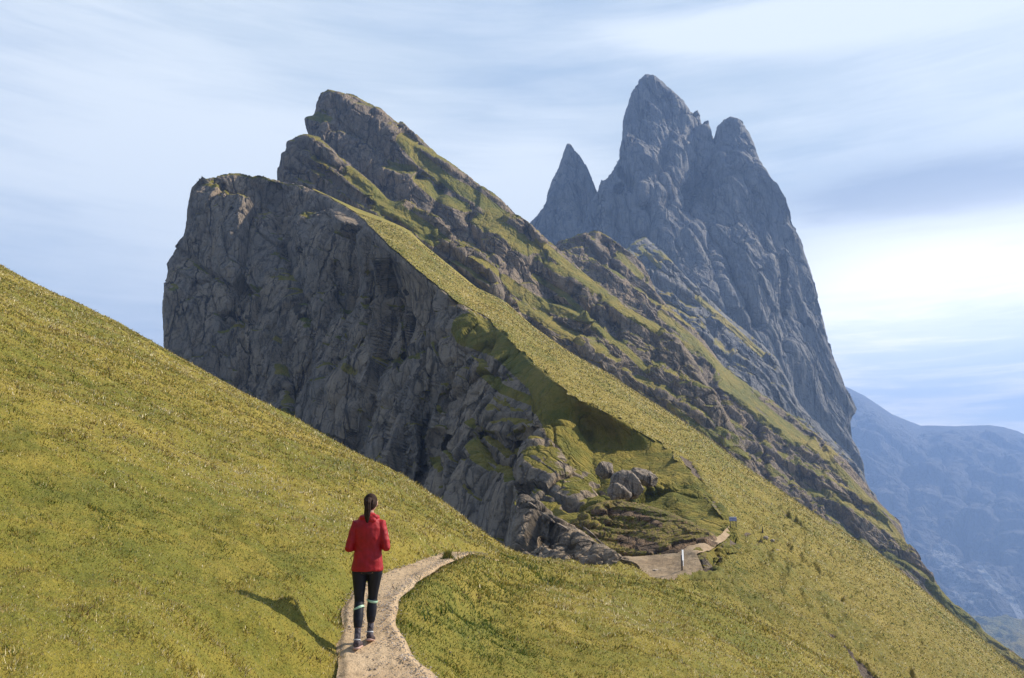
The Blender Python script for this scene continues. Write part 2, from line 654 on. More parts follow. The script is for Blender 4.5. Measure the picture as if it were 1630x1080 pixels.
def turf_color(t, C, s=1.0, straw=0.0):
    """mottled alpine turf: green, olive and straw patches, C object coordinates"""
    n1 = t.noise(C, 0.09 * s, 5, 0.6, 0.4)
    n2 = t.noise(C, 0.9 * s, 5, 0.65, 0.3)
    n3 = t.noise(C, 7.0 * s, 4, 0.7)
    n4 = t.noise(C, 38.0 * s, 3, 0.7)
    a = t.math('ADD', t.math('MULTIPLY', n1, 0.45), t.math('ADD', t.math('MULTIPLY', n2, 0.35), t.math('MULTIPLY', n3, 0.2)))
    a = t.math('ADD', a, straw)
    c = t.ramp(a, [(0.34, (0.080, 0.105, 0.012)), (0.46, (0.200, 0.185, 0.022)), (0.54, (0.320, 0.248, 0.036)), (0.66, (0.430, 0.315, 0.065))])
    c = t.mix(t.math('MULTIPLY', t.smooth(n4, 0.62, 0.40), 0.35), c, (0.075, 0.085, 0.022))
    c = t.mix(t.math('MULTIPLY', t.smooth(n4, 0.60, 0.75), 0.35), c, (0.38, 0.33, 0.14))
    return c


def mat_ground():
    m, t, bs = new_mat('turf')
    C = t.n('ShaderNodeTexCoord').outputs['Object']
    near = turf_color(t, C, 1.0, 0.0)
    far = turf_color(t, C, 0.45, 0.035)
    c = t.mix(attr(t, 'far'), near, far)
    sn = t.noise(C, 3.0, 5, 0.7)
    earth = t.ramp(sn, [(0.3, (0.075, 0.052, 0.036)), (0.6, (0.19, 0.14, 0.10)), (0.8, (0.34, 0.27, 0.20))])
    sm = t.math('ADD', attr(t, 'soil'), t.math('MULTIPLY', t.math('SUBTRACT', sn, 0.5), 0.9))
    c = t.mix(t.smooth(sm, 0.38, 0.62), c, earth)
    t.link(c, bs.inputs['Base Color'])
    bs.inputs['Roughness'].default_value = 0.85
    bs.inputs['Specular IOR Level'].default_value = 0.25
    b1 = t.n('ShaderNodeBump', ins={'Strength': 0.8, 'Distance': 0.05})
    t.link(t.noise(C, 22.0, 4, 0.75), b1.inputs['Height'])
    b2 = t.n('ShaderNodeBump', ins={'Strength': 0.9, 'Distance': 0.35})
    t.link(t.noise(C, 2.6, 6, 0.75), b2.inputs['Height'])
    t.link(b1.outputs[0], b2.inputs['Normal'])
    # the coarse relief only on the far slope
    mixn = t.n('ShaderNodeMix', data_type='VECTOR')
    t.link(attr(t, 'far'), mixn.inputs[0])
    t.link(b1.outputs[0], mixn.inputs[4]); t.link(b2.outputs[0], mixn.inputs[5])
    t.link(mixn.outputs[1], bs.inputs['Normal'])
    return m


def mat_rock(name, s, warm=0.5, tone=1.0, grass_s=None, bump=1.0, vert=0.38, scree=None, cool=None):
    """limestone seen from far: s = typical feature size in metres"""
    m, t, bs = new_mat(name)
    C = t.n('ShaderNodeTexCoord').outputs['Object']
    V = t.mapping(C, (1.0, 1.0, vert), (0.12, -0.10, 0))
    n1 = t.noise(V, 0.30 / s, 6, 0.6, 0.8)
    n2 = t.noise(V, 1.6 / s, 7, 0.68, 0.5)
    n3 = t.noise(C, 7.0 / s, 5, 0.7)
    vor = t.n('ShaderNodeTexVoronoi', feature='DISTANCE_TO_EDGE', ins={'Scale': 1.1 / s, 'Randomness': 1.0})
    wv = t.n('ShaderNodeVectorMath', operation='ADD')
    dn = t.n('ShaderNodeTexNoise', ins={'Scale': 1.4 / s, 'Detail': 4.0})
    t.link(V, dn.inputs['Vector'])
    sc = t.n('ShaderNodeVectorMath', operation='SCALE', ins={3: 0.9 * s})
    t.link(dn.outputs['Color'], sc.inputs[0])
    t.link(V, wv.inputs[0]); t.link(sc.outputs[0], wv.inputs[1])
    t.link(wv.outputs[0], vor.inputs['Vector'])
    crack = t.smooth(vor.outputs['Distance'], 0.07, 0.0)
    vo2 = t.n('ShaderNodeTexVoronoi', feature='DISTANCE_TO_EDGE', ins={'Scale': 0.30 / s, 'Randomness': 1.0})
    m2 = t.n('ShaderNodeVectorMath', operation='MULTIPLY', ins={1: (1.0, 1.0, 0.55)})
    t.link(wv.outputs[0], m2.inputs[0]); t.link(m2.outputs[0], vo2.inputs['Vector'])
    joint = t.math('MULTIPLY', t.smooth(vo2.outputs['Distance'], 0.035, 0.004), t.smooth(n1, 0.40, 0.55))
    g = [x * tone for x in (0.225, 0.186, 0.146)]
    w = [x * tone for x in (0.350, 0.265, 0.180)]
    dk = [x * tone for x in (0.075, 0.062, 0.050)]
    lt = [x * tone for x in (0.54, 0.45, 0.35)]
    c = t.mix(t.math('MULTIPLY', t.smooth(n1, 0.36, 0.66), 0.5 + 0.5 * warm), g, w)
    c = t.mix(t.math('MULTIPLY', t.smooth(n2, 0.50, 0.34), 0.75), c, dk)
    c = t.mix(t.math('MULTIPLY', t.smooth(n2, 0.56, 0.76), 0.45), c, lt)
    c = t.mix(t.math('MULTIPLY', t.smooth(n3, 0.5, 0.33), 0.5), c, dk)
    c = t.mix(t.math('MULTIPLY', crack, 0.6), c, dk)
    c = t.mix(t.math('MULTIPLY', joint, 0.85), c, [x * 0.5 for x in dk])
    rough = t.math('ADD', 0.85, 0.0)
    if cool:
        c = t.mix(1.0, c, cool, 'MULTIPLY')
    if grass_s:
        G = t.mix(1.0, turf_color(t, C, grass_s, 0.0), (1.0, 0.97, 0.95), 'MULTIPLY') if scree is None else scree
        gm = t.math('ADD', attr(t, 'grass'), t.math('MULTIPLY', t.math('SUBTRACT', t.noise(C, 3.0 / s, 6, 0.75), 0.5), 0.9))
        c = t.mix(t.smooth(gm, 0.42, 0.58), c, G)
    t.link(c, bs.inputs['Base Color'])
    t.link(rough, bs.inputs['Roughness'])
    bs.inputs['Specular IOR Level'].default_value = 0.2
    h = t.math('ADD', t.math('MULTIPLY', n2, 1.0), t.math('ADD', t.math('MULTIPLY', n3, 0.35), t.math('ADD', t.math('MULTIPLY', crack, -0.18), t.math('MULTIPLY', joint, -0.5))))
    b = t.n('ShaderNodeBump', ins={'Strength': 0.8 * bump, 'Distance': 0.55 * s})
    t.link(h, b.inputs['Height'])
    t.link(b.outputs[0], bs.inputs['Normal'])
    return m


def plain(name, col, rough=0.6, spec=0.4, nscale=None, amount=0.25, bump=0.0):
    m, t, bs = new_mat(name)
    if nscale:
        C = t.n('ShaderNodeTexCoord').outputs['Object']
        n = t.noise(C, nscale, 5, 0.65)
        c = t.mix(t.smooth(n, 0.3, 0.7), [x * (1 - amount) for x in col], [min(1, x * (1 + amount)) for x in col])
        t.link(c, bs.inputs['Base Color'])
        if bump:
            b = t.n('ShaderNodeBump', ins={'Strength': 0.7, 'Distance': bump})
            t.link(n, b.inputs['Height']); t.link(b.outputs[0], bs.inputs['Normal'])
    else:
        bs.inputs['Base Color'].default_value = (*col, 1)
    bs.inputs['Roughness'].default_value = rough
    bs.inputs['Specular IOR Level'].default_value = spec
    return m


M_GROUND = mat_ground()

# ------------------------------------------------------------------ the ground: near meadow and sunny slope in one sheet
def build_ground():
    nu, nv = 1250, 920
    # finer towards the middle of the view
    u = np.linspace(-1, 1, nu); X = np.sign(u) * (np.abs(u) * 0.80 + 0.75 * np.clip(np.abs(u) - 0.88, 0, 1) ** 1.0 * 3.0)
    y1 = np.exp(np.linspace(np.log(2.0), np.log(120.0), 700))
    y2 = np.linspace(120.0, 420.0, nv - 700 + 1)[1:]
    y = np.concatenate([y1, y2])
    Y, XX = np.meshgrid(y, X, indexing='ij')
    x = XX * Y
    z, far, soil, pd = HF(x, Y, want=True)
    P = np.stack([x, Y, z], -1)
    gone = (off_slope(XX, np.maximum(Y, 12)) | (Y > 400)) & (Y > 1.3 * np.interp(XX, _DMx, _DMd))
    o = grid_mesh('meadow', P, M_GROUND, drop=gone, attrs={'far': far, 'soil': np.maximum(soil, (1 - sstep(-0.02, 0.10, pd)) * 0.9)})
    tag(o, kind='structure')
    # ground round and behind the viewer
    xs = np.linspace(-40, 40, 120); ys = np.linspace(-30, 2.02, 60)
    Yb, Xb = np.meshgrid(ys, xs, indexing='ij')
    zb, fb, sb, pb = HF(Xb, Yb, want=True)
    keep = np.abs(Xb) / np.maximum(Yb, 0.01) < 1e9
    Pb = np.stack([Xb, Yb, zb - 0.03], -1)
    o2 = grid_mesh('meadow_behind', Pb, M_GROUND, {'far': fb * 0, 'soil': np.maximum(sb, (1 - sstep(-0.02, 0.10, pb)) * 0.9)})
    tag(o2, kind='structure')


build_ground()


def mat_dirt(name, s=1.0, k=1.0):
    m, t, bs = new_mat(name)
    C = t.n('ShaderNodeTexCoord').outputs['Object']
    n1 = t.noise(C, 1.1 * s, 5, 0.6); n2 = t.noise(C, 9 * s, 5, 0.7); n3 = t.noise(C, 60 * s, 3, 0.7)
    c = t.ramp(n1, [(0.3, (0.46, 0.34, 0.21)), (0.5, (0.56, 0.43, 0.28)), (0.7, (0.64, 0.51, 0.35))])
    c = t.mix(t.math('MULTIPLY', t.smooth(n2, 0.48, 0.34), 0.40), c, (0.17, 0.13, 0.09))
    c = t.mix(t.math('MULTIPLY', t.smooth(n3, 0.60, 0.75), 0.5), c, (0.62, 0.56, 0.47))
    c = t.mix(1.0, c, (k, k * 0.93, k * 0.84), 'MULTIPLY')
    t.link(c, bs.inputs['Base Color'])
    bs.inputs['Roughness'].default_value = 0.9
    bs.inputs['Specular IOR Level'].default_value = 0.2
    h = t.math('ADD', t.math('MULTIPLY', n2, 1.0), t.math('MULTIPLY', n3, 0.4))
    b = t.n('ShaderNodeBump', ins={'Strength': 0.9, 'Distance': 0.03 / s})
    t.link(h, b.inputs['Height']); t.link(b.outputs[0], bs.inputs['Normal'])
    return m


M_DIRT = mat_dirt('trodden_earth', 1.0, 0.92)
M_DIRT2 = mat_dirt('trodden_saddle_earth', 0.4, 0.68)


def build_path():
    idx = np.linspace(0, len(PATH) - 1, 900)
    cx = np.interp(idx, np.arange(len(PATH)), PATH[:, 0]); cy = np.interp(idx, np.arange(len(PATH)), PATH[:, 1])
    cz = np.interp(idx, np.arange(len(PATH)), PATH_Z) + EYE
    tx, ty = np.gradient(cx), np.gradient(cy); l = np.hypot(tx, ty); tx /= l; ty /= l
    w = path_width(idx) + 0.10
    w = w * (0.15 + 0.85 * sstep(0, 25, len(PATH) - 1 - idx))
    s = np.linspace(-1, 1, 44)
    x = cx[:, None] + ty[:, None] * s * w[:, None]; y = cy[:, None] - tx[:, None] * s * w[:, None]
    P3 = np.stack([x, y, 0 * x], -1)
    z = cz[:, None] - 0.045 + 0.018 * fbm(P3 * 2.2, 3) + 0.014 * fbm(P3 * 9, 3) - 0.02 * (1 - s ** 2)
    z = z - 0.045 * sstep(0.75, 1.0, np.abs(s)) + 0.0
    o = grid_mesh('path', np.stack([x, y, z], -1), M_DIRT, flip=True)
    tag(o, kind='structure')


build_path()

# ------------------------------------------------------------------ rock walls, fins and towers
def rbf(ctrl):
    """smooth interpolant of distance over photo pixels from (px, py, distance) points"""
    c = np.array(ctrl, float)
    p = c[:, :2] / 300.0; v = np.log(c[:, 2])
    d = np.linalg.norm(p[:, None] - p[None], axis=-1)
    A = np.zeros((len(c) + 3, len(c) + 3))
    A[:len(c), :len(c)] = d + np.eye(len(c)) * -0.02
    A[:len(c), len(c)] = 1; A[:len(c), len(c) + 1:] = p
    A[len(c), :len(c)] = 1; A[len(c) + 1:, :len(c)] = p.T
    w = np.linalg.solve(A, np.concatenate([v, [0, 0, 0]]))

    def f(px, py):
        q = np.stack([px, py], -1) / 300.0
        out = w[len(c)] + q[..., 0] * w[len(c) + 1] + q[..., 1] * w[len(c) + 2]
        for k in range(len(c)):
            out = out + w[k] * np.sqrt(((q - p[k]) ** 2).sum(-1))
        return np.exp(out)
    return f


def resample(pts, n, arc=0.5):
    p = np.array(pts, float)
    l = np.concatenate([[0], np.cumsum(np.hypot(*np.diff(p, axis=0).T))]); l /= l[-1]
    c = np.linspace(0, 1, len(p))
    h = np.concatenate([[0], np.cumsum(np.abs(np.diff(p[:, 0])) + 0.15 * np.abs(np.diff(p[:, 1])))]); h /= h[-1]
    k = arc * l + (1 - arc) * h
    t = np.linspace(0, 1, n)
    return np.stack([np.interp(t, k, p[:, 0]), np.interp(t, k, p[:, 1])], 1)


def coons(left, top, right, bottom, nv, nu, arc=0.5):
    """left/right run bottom->top, top/bottom run left->right; returns (nv,nu,2) pixels, row 0 = bottom"""
    L = resample(left, nv, 1.0); R = resample(right, nv, 1.0); T = resample(top, nu, arc); B = resample(bottom, nu, arc)
    u = np.linspace(0, 1, nu)[None, :, None]; v = np.linspace(0, 1, nv)[:, None, None]
    S = (1 - v) * B[None] + v * T[None] + (1 - u) * L[:, None] + u * R[:, None] \
        - ((1 - u) * (1 - v) * B[0] + u * (1 - v) * B[-1] + (1 - u) * v * T[0] + u * v * T[-1])
    return S


def seg_dist(px, py, line):
    best = np.full(px.shape, 1e9)
    for (ax, ay), (bx, by) in zip(line[:-1], line[1:]):
        dx, dy = bx - ax, by - ay
        t = np.clip(((px - ax) * dx + (py - ay) * dy) / (dx * dx + dy * dy + 1e-9), 0, 1)
        best = np.minimum(best, np.hypot(px - ax - t * dx, py - ay - t * dy))
    return best


def signed_dist(px, py, line):
    """distance to a polyline, positive on its upper side (lines run left to right)"""
    best = np.full(px.shape, 1e9); sg = np.ones(px.shape)
    for (ax, ay), (bx, by) in zip(line[:-1], line[1:]):
        dx, dy = bx - ax, by - ay
        t = np.clip(((px - ax) * dx + (py - ay) * dy) / (dx * dx + dy * dy + 1e-9), 0, 1)
        d = np.hypot(px - ax - t * dx, py - ay - t * dy)
        c = dy * (px - ax) - dx * (py - ay)
        m = d < best
        best = np.where(m, d, best); sg = np.where(m, np.where(c > 0, 1.0, -1.0), sg)
    # past the ends the line has no sides
    (ax, ay), (bx, by) = line[0], line[-1]
    L = math.hypot(bx - ax, by - ay); u = ((px - ax) * (bx - ax) + (py - ay) * (by - ay)) / L
    over = np.maximum(np.maximum(-u, u - L), 0)
    return best * sg, best + over * 3


def dip(P):
    """height above the tilted bedding planes, which fall to the right"""
    return (P[..., 2] + 0.66 * P[..., 0] - 0.27 * P[..., 1]) / 1.23


def rock_layer(name, left, top, right, bottom, depth, nv, nu, mat, size, blocks=1.0, ribs=1.0, ledge=0.0, ledge_p=10.0,
               grass=0.0, carve=(), gpaint=(), treads=(), jag=1.2, round_px=22, round_m=None, ring=('top', 'left', 'right'), seed=0.0, arc=0.5,
               back=60.0, gthr=(0.62, 0.8), quiet=(), terrace=None, unpaint=(), calm_d=1.0, qlines=(), zst=1.0, scales=((0.32, 1.45, 0.34, 0.30, 0.16), (0.95, 0.50, 0.42, 0.22, 0.12), (2.5, 0.20, 0.55, 0.12, 0.05))):
    top = [tuple(p) for p in top]
    Q = coons(left, top, right, bottom, nv, nu, arc)
    T = Q[-1]
    # small roughness of the outline itself
    if jag > 0:
        jn = fbm(np.stack([T[:, 0] / 11.0, T[:, 1] / 11.0, np.full(nu, seed)], -1), 5, 0.65) * jag * 1.9
        v = np.linspace(0, 1, nv)[:, None]
        Q[..., 1] += jn[None] * v ** 8
    px, py = Q[..., 0], Q[..., 1]
    D = depth(px, py)
    # shoulders turn away from the viewer towards the outline
    ed = np.full(px.shape, 1e9)
    if 'top' in ring: ed = np.minimum(ed, seg_dist(px, py, resample(top, 70, 0.7)))
    if 'left' in ring: ed = np.minimum(ed, seg_dist(px, py, left))
    if 'right' in ring: ed = np.minimum(ed, seg_dist(px, py, right))
    w = np.clip(1 - ed / round_px, 0, 1)
    rm = round_m if round_m is not None else 0.05
    D = D * (1 + rm * (1 - np.sqrt(np.clip(1 - w * w, 0, 1))))
    for line, wid, dep in carve:
        d = seg_dist(px + 6 * perlin(np.stack([px / 25, py / 25, px * 0 + 3], -1)), py + 5 * perlin(np.stack([px / 25, py / 25, px * 0 + 9], -1)), line)
        D = D + dep * np.exp(-(d / wid) ** 2)
    tm = np.zeros(px.shape)
    for line, wid, k in treads:
        wob = 5 * perlin(np.stack([px / 30, py / 30, px * 0 + 5], -1)) + 2 * perlin(np.stack([px / 9, py / 9, px * 0 + 5], -1))
        sd, dd = signed_dist(px, py, line)
        sd = sd + wob * wid / 10.0
        A = k * wid * D / 1231.0
        D = D + A * (sstep(-wid, wid, sd) * (1 - sstep(wid, wid * 7, sd))) * (1 - sstep(wid * 6, wid * 9, dd))
        tm = np.maximum(tm, 1 - sstep(wid * 0.8, wid * 1.5, np.abs(sd) + np.maximum(dd - np.abs(sd), 0)))
    X, E = px2XE(px, py)
    P = np.stack([X * D, D, E * D + EYE], -1)
    # rows and columns behind the outline close the body
    def pad_back(P, axis, end):
        rows = []
        edge = np.take(P, -1 if end else 0, axis)
        for k, f in enumerate((0.06, 0.2, 0.5, 1.0)):
            e = edge.copy()
            e[..., 1] += back * f
            e[..., 0] = edge[..., 0] / edge[..., 1] * e[..., 1]
            e[..., 2] = EYE + (edge[..., 2] - EYE) * 1.0 - back * f * (0.25 + 0.6 * f) - 0.02 * size
            if axis == 1:
                e[..., 0] += back * f * (0.25 if not end else -0.25)
            rows.append(e)
        if end:
            return np.concatenate([P, np.stack(rows, axis)], axis)
        return np.concatenate([np.stack(rows[::-1], axis), P], axis)
    n_t = n_l = 0
    if 'top' in ring: P = pad_back(P, 0, True); n_t = 4
    if 'left' in ring: P = pad_back(P, 1, False); n_l = 4
    if 'right' in ring: P = pad_back(P, 1, True)
    N = -grid_normals(blur(P, 3))
    cen = N.mean((0, 1))
    if cen[1] > 0:
        N = -N
    S = P / size + seed
    warp = np.stack([perlin(S * 0.5 + 11), perlin(S * 0.5 + 31), perlin(S * 0.5 + 57)], -1)
    sh = S.copy(); sh[..., 0] = S[..., 0] + 0.25 * S[..., 2]           # joints lean a little
    disp = ribs * size * (0.70 * fbm((sh + 0.5 * warp) * np.array([0.28, 0.28, 0.09 * zst]), 3, 0.5, ridged=True) + 0.12 * fbm((sh + 0.3 * warp) * np.array([1.1, 1.1, 0.22 * zst]) + 60, 3, 0.55, ridged=True))
    for sc, am, zz, wv, ck in scales:
        v, gap = facets((sh + wv * warp) * np.array([1, 1, zz * zst]) * sc + 13 * sc)
        disp = disp + blocks * size * (am * 0.62 * v - ck * (1 - sstep(0, 0.07, gap)))
    disp = disp + size * 0.05 * fbm(S * 4.0 + 3, 3, 0.6)
    gfac = np.zeros(P.shape[:2])
    led_g = 0
    if ledge:
        b = dip(P) + ledge_p * (0.55 * fbm(P / (ledge_p * 5) + seed, 3) + 0.10 * fbm(P / (ledge_p * 1.1) + seed, 3))
        q = b / ledge_p + 0.35 * np.sin(b / ledge_p * 1.7)
        fr = q - np.floor(q)
        amp = sstep(-0.15, 0.35, fbm(P / (ledge_p * 3.0) + 21 + seed, 3))
        st = sstep(0.55, 0.93, fr) - fr
        P = P + np.array([0.35, 1.0, 0.0]) * (st * ledge * (0.35 + 0.65 * amp))[..., None]
        led_g = np.clip(sstep(0.50, 0.66, fr) * (1 - sstep(0.93, 1.0, fr)), 0, 1) * amp * 0.95
        tmask_l = led_g
    pad = [(0, P.shape[0] - nv), (n_l, P.shape[1] - nu - n_l)]
    if terrace:
        tp, ta = terrace
        tb = (P[..., 2] + 0.10 * P[..., 0] + 0.30 * fbm(P * 0.25 + 3, 3) + 0.10 * fbm(P * 1.2, 2)) / tp
        fr = tb - np.floor(tb)
        P = P + np.array([-0.2, 1.0, 0.0]) * ((sstep(0.45, 0.95, fr) - fr) * ta)[..., None]
    damp = 0.25 + 0.75 * sstep(0, 1, np.pad(np.clip(ed / (round_px * 1.3), 0, 1), pad, mode='edge'))
    damp = damp * np.clip(P[..., 1] / calm_d, 0.3, 1.0)
    if qlines:
        ppx, ppy = XE2px(P[..., 0] / P[..., 1], (P[..., 2] - EYE) / P[..., 1])
        for line, qw in qlines:
            damp = damp * (0.04 + 0.96 * sstep(qw * 0.5, qw * 1.6, seg_dist(ppx, ppy, line)))
    damp = damp * (1 - 0.8 * np.pad(tm, pad, mode='edge')) * (1 - 0.5 * led_g)
    for (qx, qy, qr, qa) in quiet:
        ppx, ppy = XE2px(P[..., 0] / P[..., 1], (P[..., 2] - EYE) / P[..., 1])
        damp = damp * (1 - qa * np.exp(-((ppx - qx) ** 2 + (ppy - qy) ** 2) / qr ** 2))
    N2 = -grid_normals(blur(P, 2))
    if cen[1] > 0:
        N2 = -N2
    P = P + N2 * (disp * damp)[..., None]
    # where grass holds: treads, anything flat enough, plus the patches named by hand
    NN = grid_normals(blur(P, 8))
    up = np.abs(NN[..., 2])
    gfac = 0.8 * grass * sstep(gthr[0], gthr[1], up)
    if ledge:
        gfac = np.maximum(gfac, grass * led_g * sstep(0.15, 0.4, up))
    gpaint = list(gpaint) + [(l, w_ * 1.0, 1.0) for l, w_, k_ in treads]
    if gpaint:
        ppx, ppy = XE2px(P[..., 0] / P[..., 1], (P[..., 2] - EYE) / P[..., 1])
        for line, wid, a in gpaint:
            d = seg_dist(ppx, ppy, line)
            gfac = np.maximum(gfac, a * (1 - sstep(wid * 0.55, wid * 1.25, d)))
        for line, wid in unpaint:
            d = seg_dist(ppx, ppy, line)
            gfac = gfac * sstep(wid * 0.5, wid * 1.3, d)
    fl = cen[1] > 0
    o = grid_mesh(name, P, mat, {'grass': gfac.astype(np.float32)}, flip=not fl)
    tag(o, kind='structure')
    print('LAYER', name, round(time.time() - _T0, 1))
    return o, P


M_ROCK1 = mat_rock('cliff_rock', 3.2, 0.7, 1.22, 0.5, cool=(1.02, 0.99, 0.92))
M_ROCK2 = mat_rock('fin_rock', 5.0, 0.55, 1.0, 0.3, cool=(1.04, 0.99, 0.90))
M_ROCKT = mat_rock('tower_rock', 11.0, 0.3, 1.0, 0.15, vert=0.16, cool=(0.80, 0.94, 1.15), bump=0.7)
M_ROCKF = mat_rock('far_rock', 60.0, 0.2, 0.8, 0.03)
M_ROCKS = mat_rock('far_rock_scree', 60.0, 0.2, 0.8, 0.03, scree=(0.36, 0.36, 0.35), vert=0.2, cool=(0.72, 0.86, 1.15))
M_SOIL = mat_rock('terraced_soil', 1.0, 1.0, 0.75, 0.8, cool=(1.05, 0.86, 0.66))
M_ROCKN = mat_rock('pale_rock', 1.1, 0.6, 1.55, 0.8)

# --- the big dark cliff, from its prow on the left down to the saddle
rim_d = [(a, b, d) for (a, b), d in zip(RIM, RIM_XE[2])]
ctrl1 = [(263, 640, 250), (263, 480, 262), (300, 300, 285), (400, 279, 285), (455, 290, 284),
         (400, 450, 262), (400, 620, 240), (480, 560, 222), (480, 400, 255), (560, 450, 226), (560, 600, 184), (560, 760, 168), (600, 480, 192),
         (640, 560, 161), (640, 720, 144), (700, 640, 136), (700, 800, 117), (760, 640, 123), (760, 760, 104), (760, 860, 96),
         (820, 700, 102), (820, 800, 89), (880, 745, 93), (900, 860, 78), (930, 692, 107.5), (960, 722, 105), (1000, 745, 99.5), (1040, 752, 94.5), (1075, 757, 92),
         (900, 730, 97), (950, 790, 90), (960, 900, 78), (1050, 800, 88), (1080, 860, 76), (1050, 920, 64), (700, 520, 154), (760, 560, 137), (850, 620, 112)]
ctrl1 += [(r[0], r[1], r[2] + (1.6 if r[1] > 770 else 0)) for r in rim_d[::3] if r[1] < 900]
depth1 = rbf(ctrl1)
crest1 = [(309, 301), (320, 289), (339, 282), (360, 277), (384, 275.5), (400, 279), (415, 277), (432, 284), (445, 290), (473, 292)] + \
         [(a, b + (1 if b < 520 else -2.5)) for a, b in RIM if 303 < b < 838] + [(1163, 840)]
left1 = [(268, 640), (263, 560), (261, 500), (262, 452), (267, 421), (284, 392), (296, 377), (302, 353), (303, 332), (309, 301)]
right1 = [(1150, 960), (1160, 900), (1163, 840)]
carve1 = [
    ([(540, 425), (552, 470), (560, 500), (558, 560), (545, 600), (530, 640), (520, 700)], 9, 8.4),
    ([(590, 440), (598, 500), (592, 545), (570, 575), (545, 590)], 13, 11.2),
    ([(440, 300), (452, 380), (470, 450), (500, 520), (505, 560), (485, 600), (470, 660)], 10, 6.5),
    ([(605, 450), (600, 520), (610, 580), (560, 640), (545, 700)], 10, 6.5),
    ([(660, 600), (640, 660), (620, 730)], 7, 6.5), ([(690, 600), (672, 680), (664, 780)], 7, 7.5),
    ([(600, 640), (590, 700), (585, 760)], 7, 5.6), ([(740, 560), (720, 620), (700, 640)], 8, 4.7),
    ([(770, 690), (800, 705), (850, 700), (868, 720)], 5, 4.8), ([(200, 640), (201, 640)], 9, 2.4),
    ([(935, 700), (945, 760), (960, 790), (905, 810)], 10, 1.5), ([(840, 760), (830, 800), (845, 860)], 5, 4.1),
    ([(330, 300), (350, 305), (358, 296)], 3, 5.4), ([(350, 335), (380, 345)], 3, 4.1), ([(640, 480), (650, 540), (640, 600)], 6, 4.7),
    ([(700, 700), (715, 760), (720, 830)], 5, 5.4), ([(560, 540), (590, 570), (640, 575), (700, 560)], 8, 4.7),
    ([(1040, 745), (960, 690), (900, 640)], 22, 2.0),
]
gp1 = [([(745, 525), (800, 545), (860, 600), (900, 650), (960, 700), (1040, 745)], 30, 0.95),
       ([(880, 640), (930, 720), (1010, 740), (1075, 752)], 34, 0.97),
       ([(755, 520), (800, 540)], 14, 0.9),
       ([(765, 590), (800, 620), (850, 640), (880, 690)], 9, 0.8), ([(845, 600), (880, 690), (915, 720)], 13, 0.72),
       ([(950, 830), (1010, 830), (1080, 880)], 40, 0.85), ([(1060, 800), (1130, 850), (1150, 880)], 30, 0.9),
       ([(550, 585), (562, 592)], 10, 0.6), ([(830, 563), (907, 628), (967, 657), (1055, 711), (1111, 764), (1163, 840)], 17, 1.0), ([(880, 740), (905, 760)], 8, 0.5)]
rock_layer('cliff', left1, crest1, right1, [(268, 640), (400, 720), (560, 800), (700, 870), (830, 920), (960, 955), (1150, 960)],
           depth1, 560, 860, M_ROCK1, 6.5, blocks=1.0, ribs=0.8, scales=((0.26, 1.7, 0.30, 0.22, 0.20), (0.75, 0.42, 0.34, 0.16, 0.14), (2.2, 0.10, 0.5, 0.1, 0.05)), grass=0.9, gthr=(0.62, 0.82), carve=carve1, gpaint=gp1, jag=1.7, round_px=7, round_m=0.008,
           seed=1.3, back=45, calm_d=170.0, unpaint=[([(505, 312), (540, 335), (580, 372)], 24)], qlines=[([(840, 575), (907, 628), (967, 657), (1055, 711), (1111, 764), (1163, 840), (1163, 900)], 34), ([(500, 303), (565, 337), (596, 366), (617, 390), (651, 418), (700, 459), (733, 483), (771, 503), (797, 526), (840, 575)], 13)], quiet=[(960, 700, 70, 0.85), (1030, 730, 60, 0.85), (860, 600, 45, 0.6), (800, 545, 40, 0.6), (1060, 860, 80, 0.7), (1145, 840, 60, 0.93), (1120, 780, 30, 0.85), (1080, 735, 30, 0.85), (1030, 695, 30, 0.85), (985, 670, 28, 0.85), (935, 643, 28, 0.85), (885, 608, 26, 0.85), (845, 578, 24, 0.8)])

# --- grassy knoll under the rim, the terraced mound, the rock toe and the trodden saddle
def s_ctrl(pts, lift):
    out = []
    for p in pts:
        X, E = px2XE(*p)
        out.append((p[0], p[1], float(S_solve(np.array([X]), np.array([E]))[0]) - lift))
    return out


rock_layer('knoll', [(995, 840), (995, 800)], [(995, 800), (1003, 780), (1015, 764), (1030, 757), (1048, 756), (1080, 758), (1106, 760), (1124, 774), (1148, 800), (1168, 824), (1184, 844)], [(1176, 878), (1186, 862), (1184, 844)],
           [(995, 840), (1080, 880), (1140, 892), (1176, 878)],
           rbf([(1000, 790, 88), (1025, 760, 90), (1080, 762, 93), (1000, 835, 84), (1080, 850, 73), (1060, 800, 85), (1105, 815, 81), (1050, 870, 70), (1135, 850, 72)]
               + s_ctrl([(1106, 762), (1124, 776), (1148, 802), (1168, 826), (1184, 846), (1186, 862), (1176, 878), (1140, 892)], 0.9)),
           170, 300, M_ROCK1, 2.0, blocks=0.45, ribs=0.2, ledge=0.9, ledge_p=0.8, grass=0.0, jag=1.0, round_px=8, round_m=0.01, ring=('top', 'left'), seed=40.0, back=10,
           gpaint=[([(1000, 770), (1080, 775), (1130, 810), (1175, 860)], 60, 0.95)], quiet=[(1120, 810, 50, 0.8)], unpaint=[([(1000, 812), (1040, 822), (1085, 815)], 14)],
           qlines=[([(1080, 758), (1106, 760), (1124, 774), (1148, 800), (1168, 824), (1184, 844), (1186, 862), (1176, 878)], 10)])
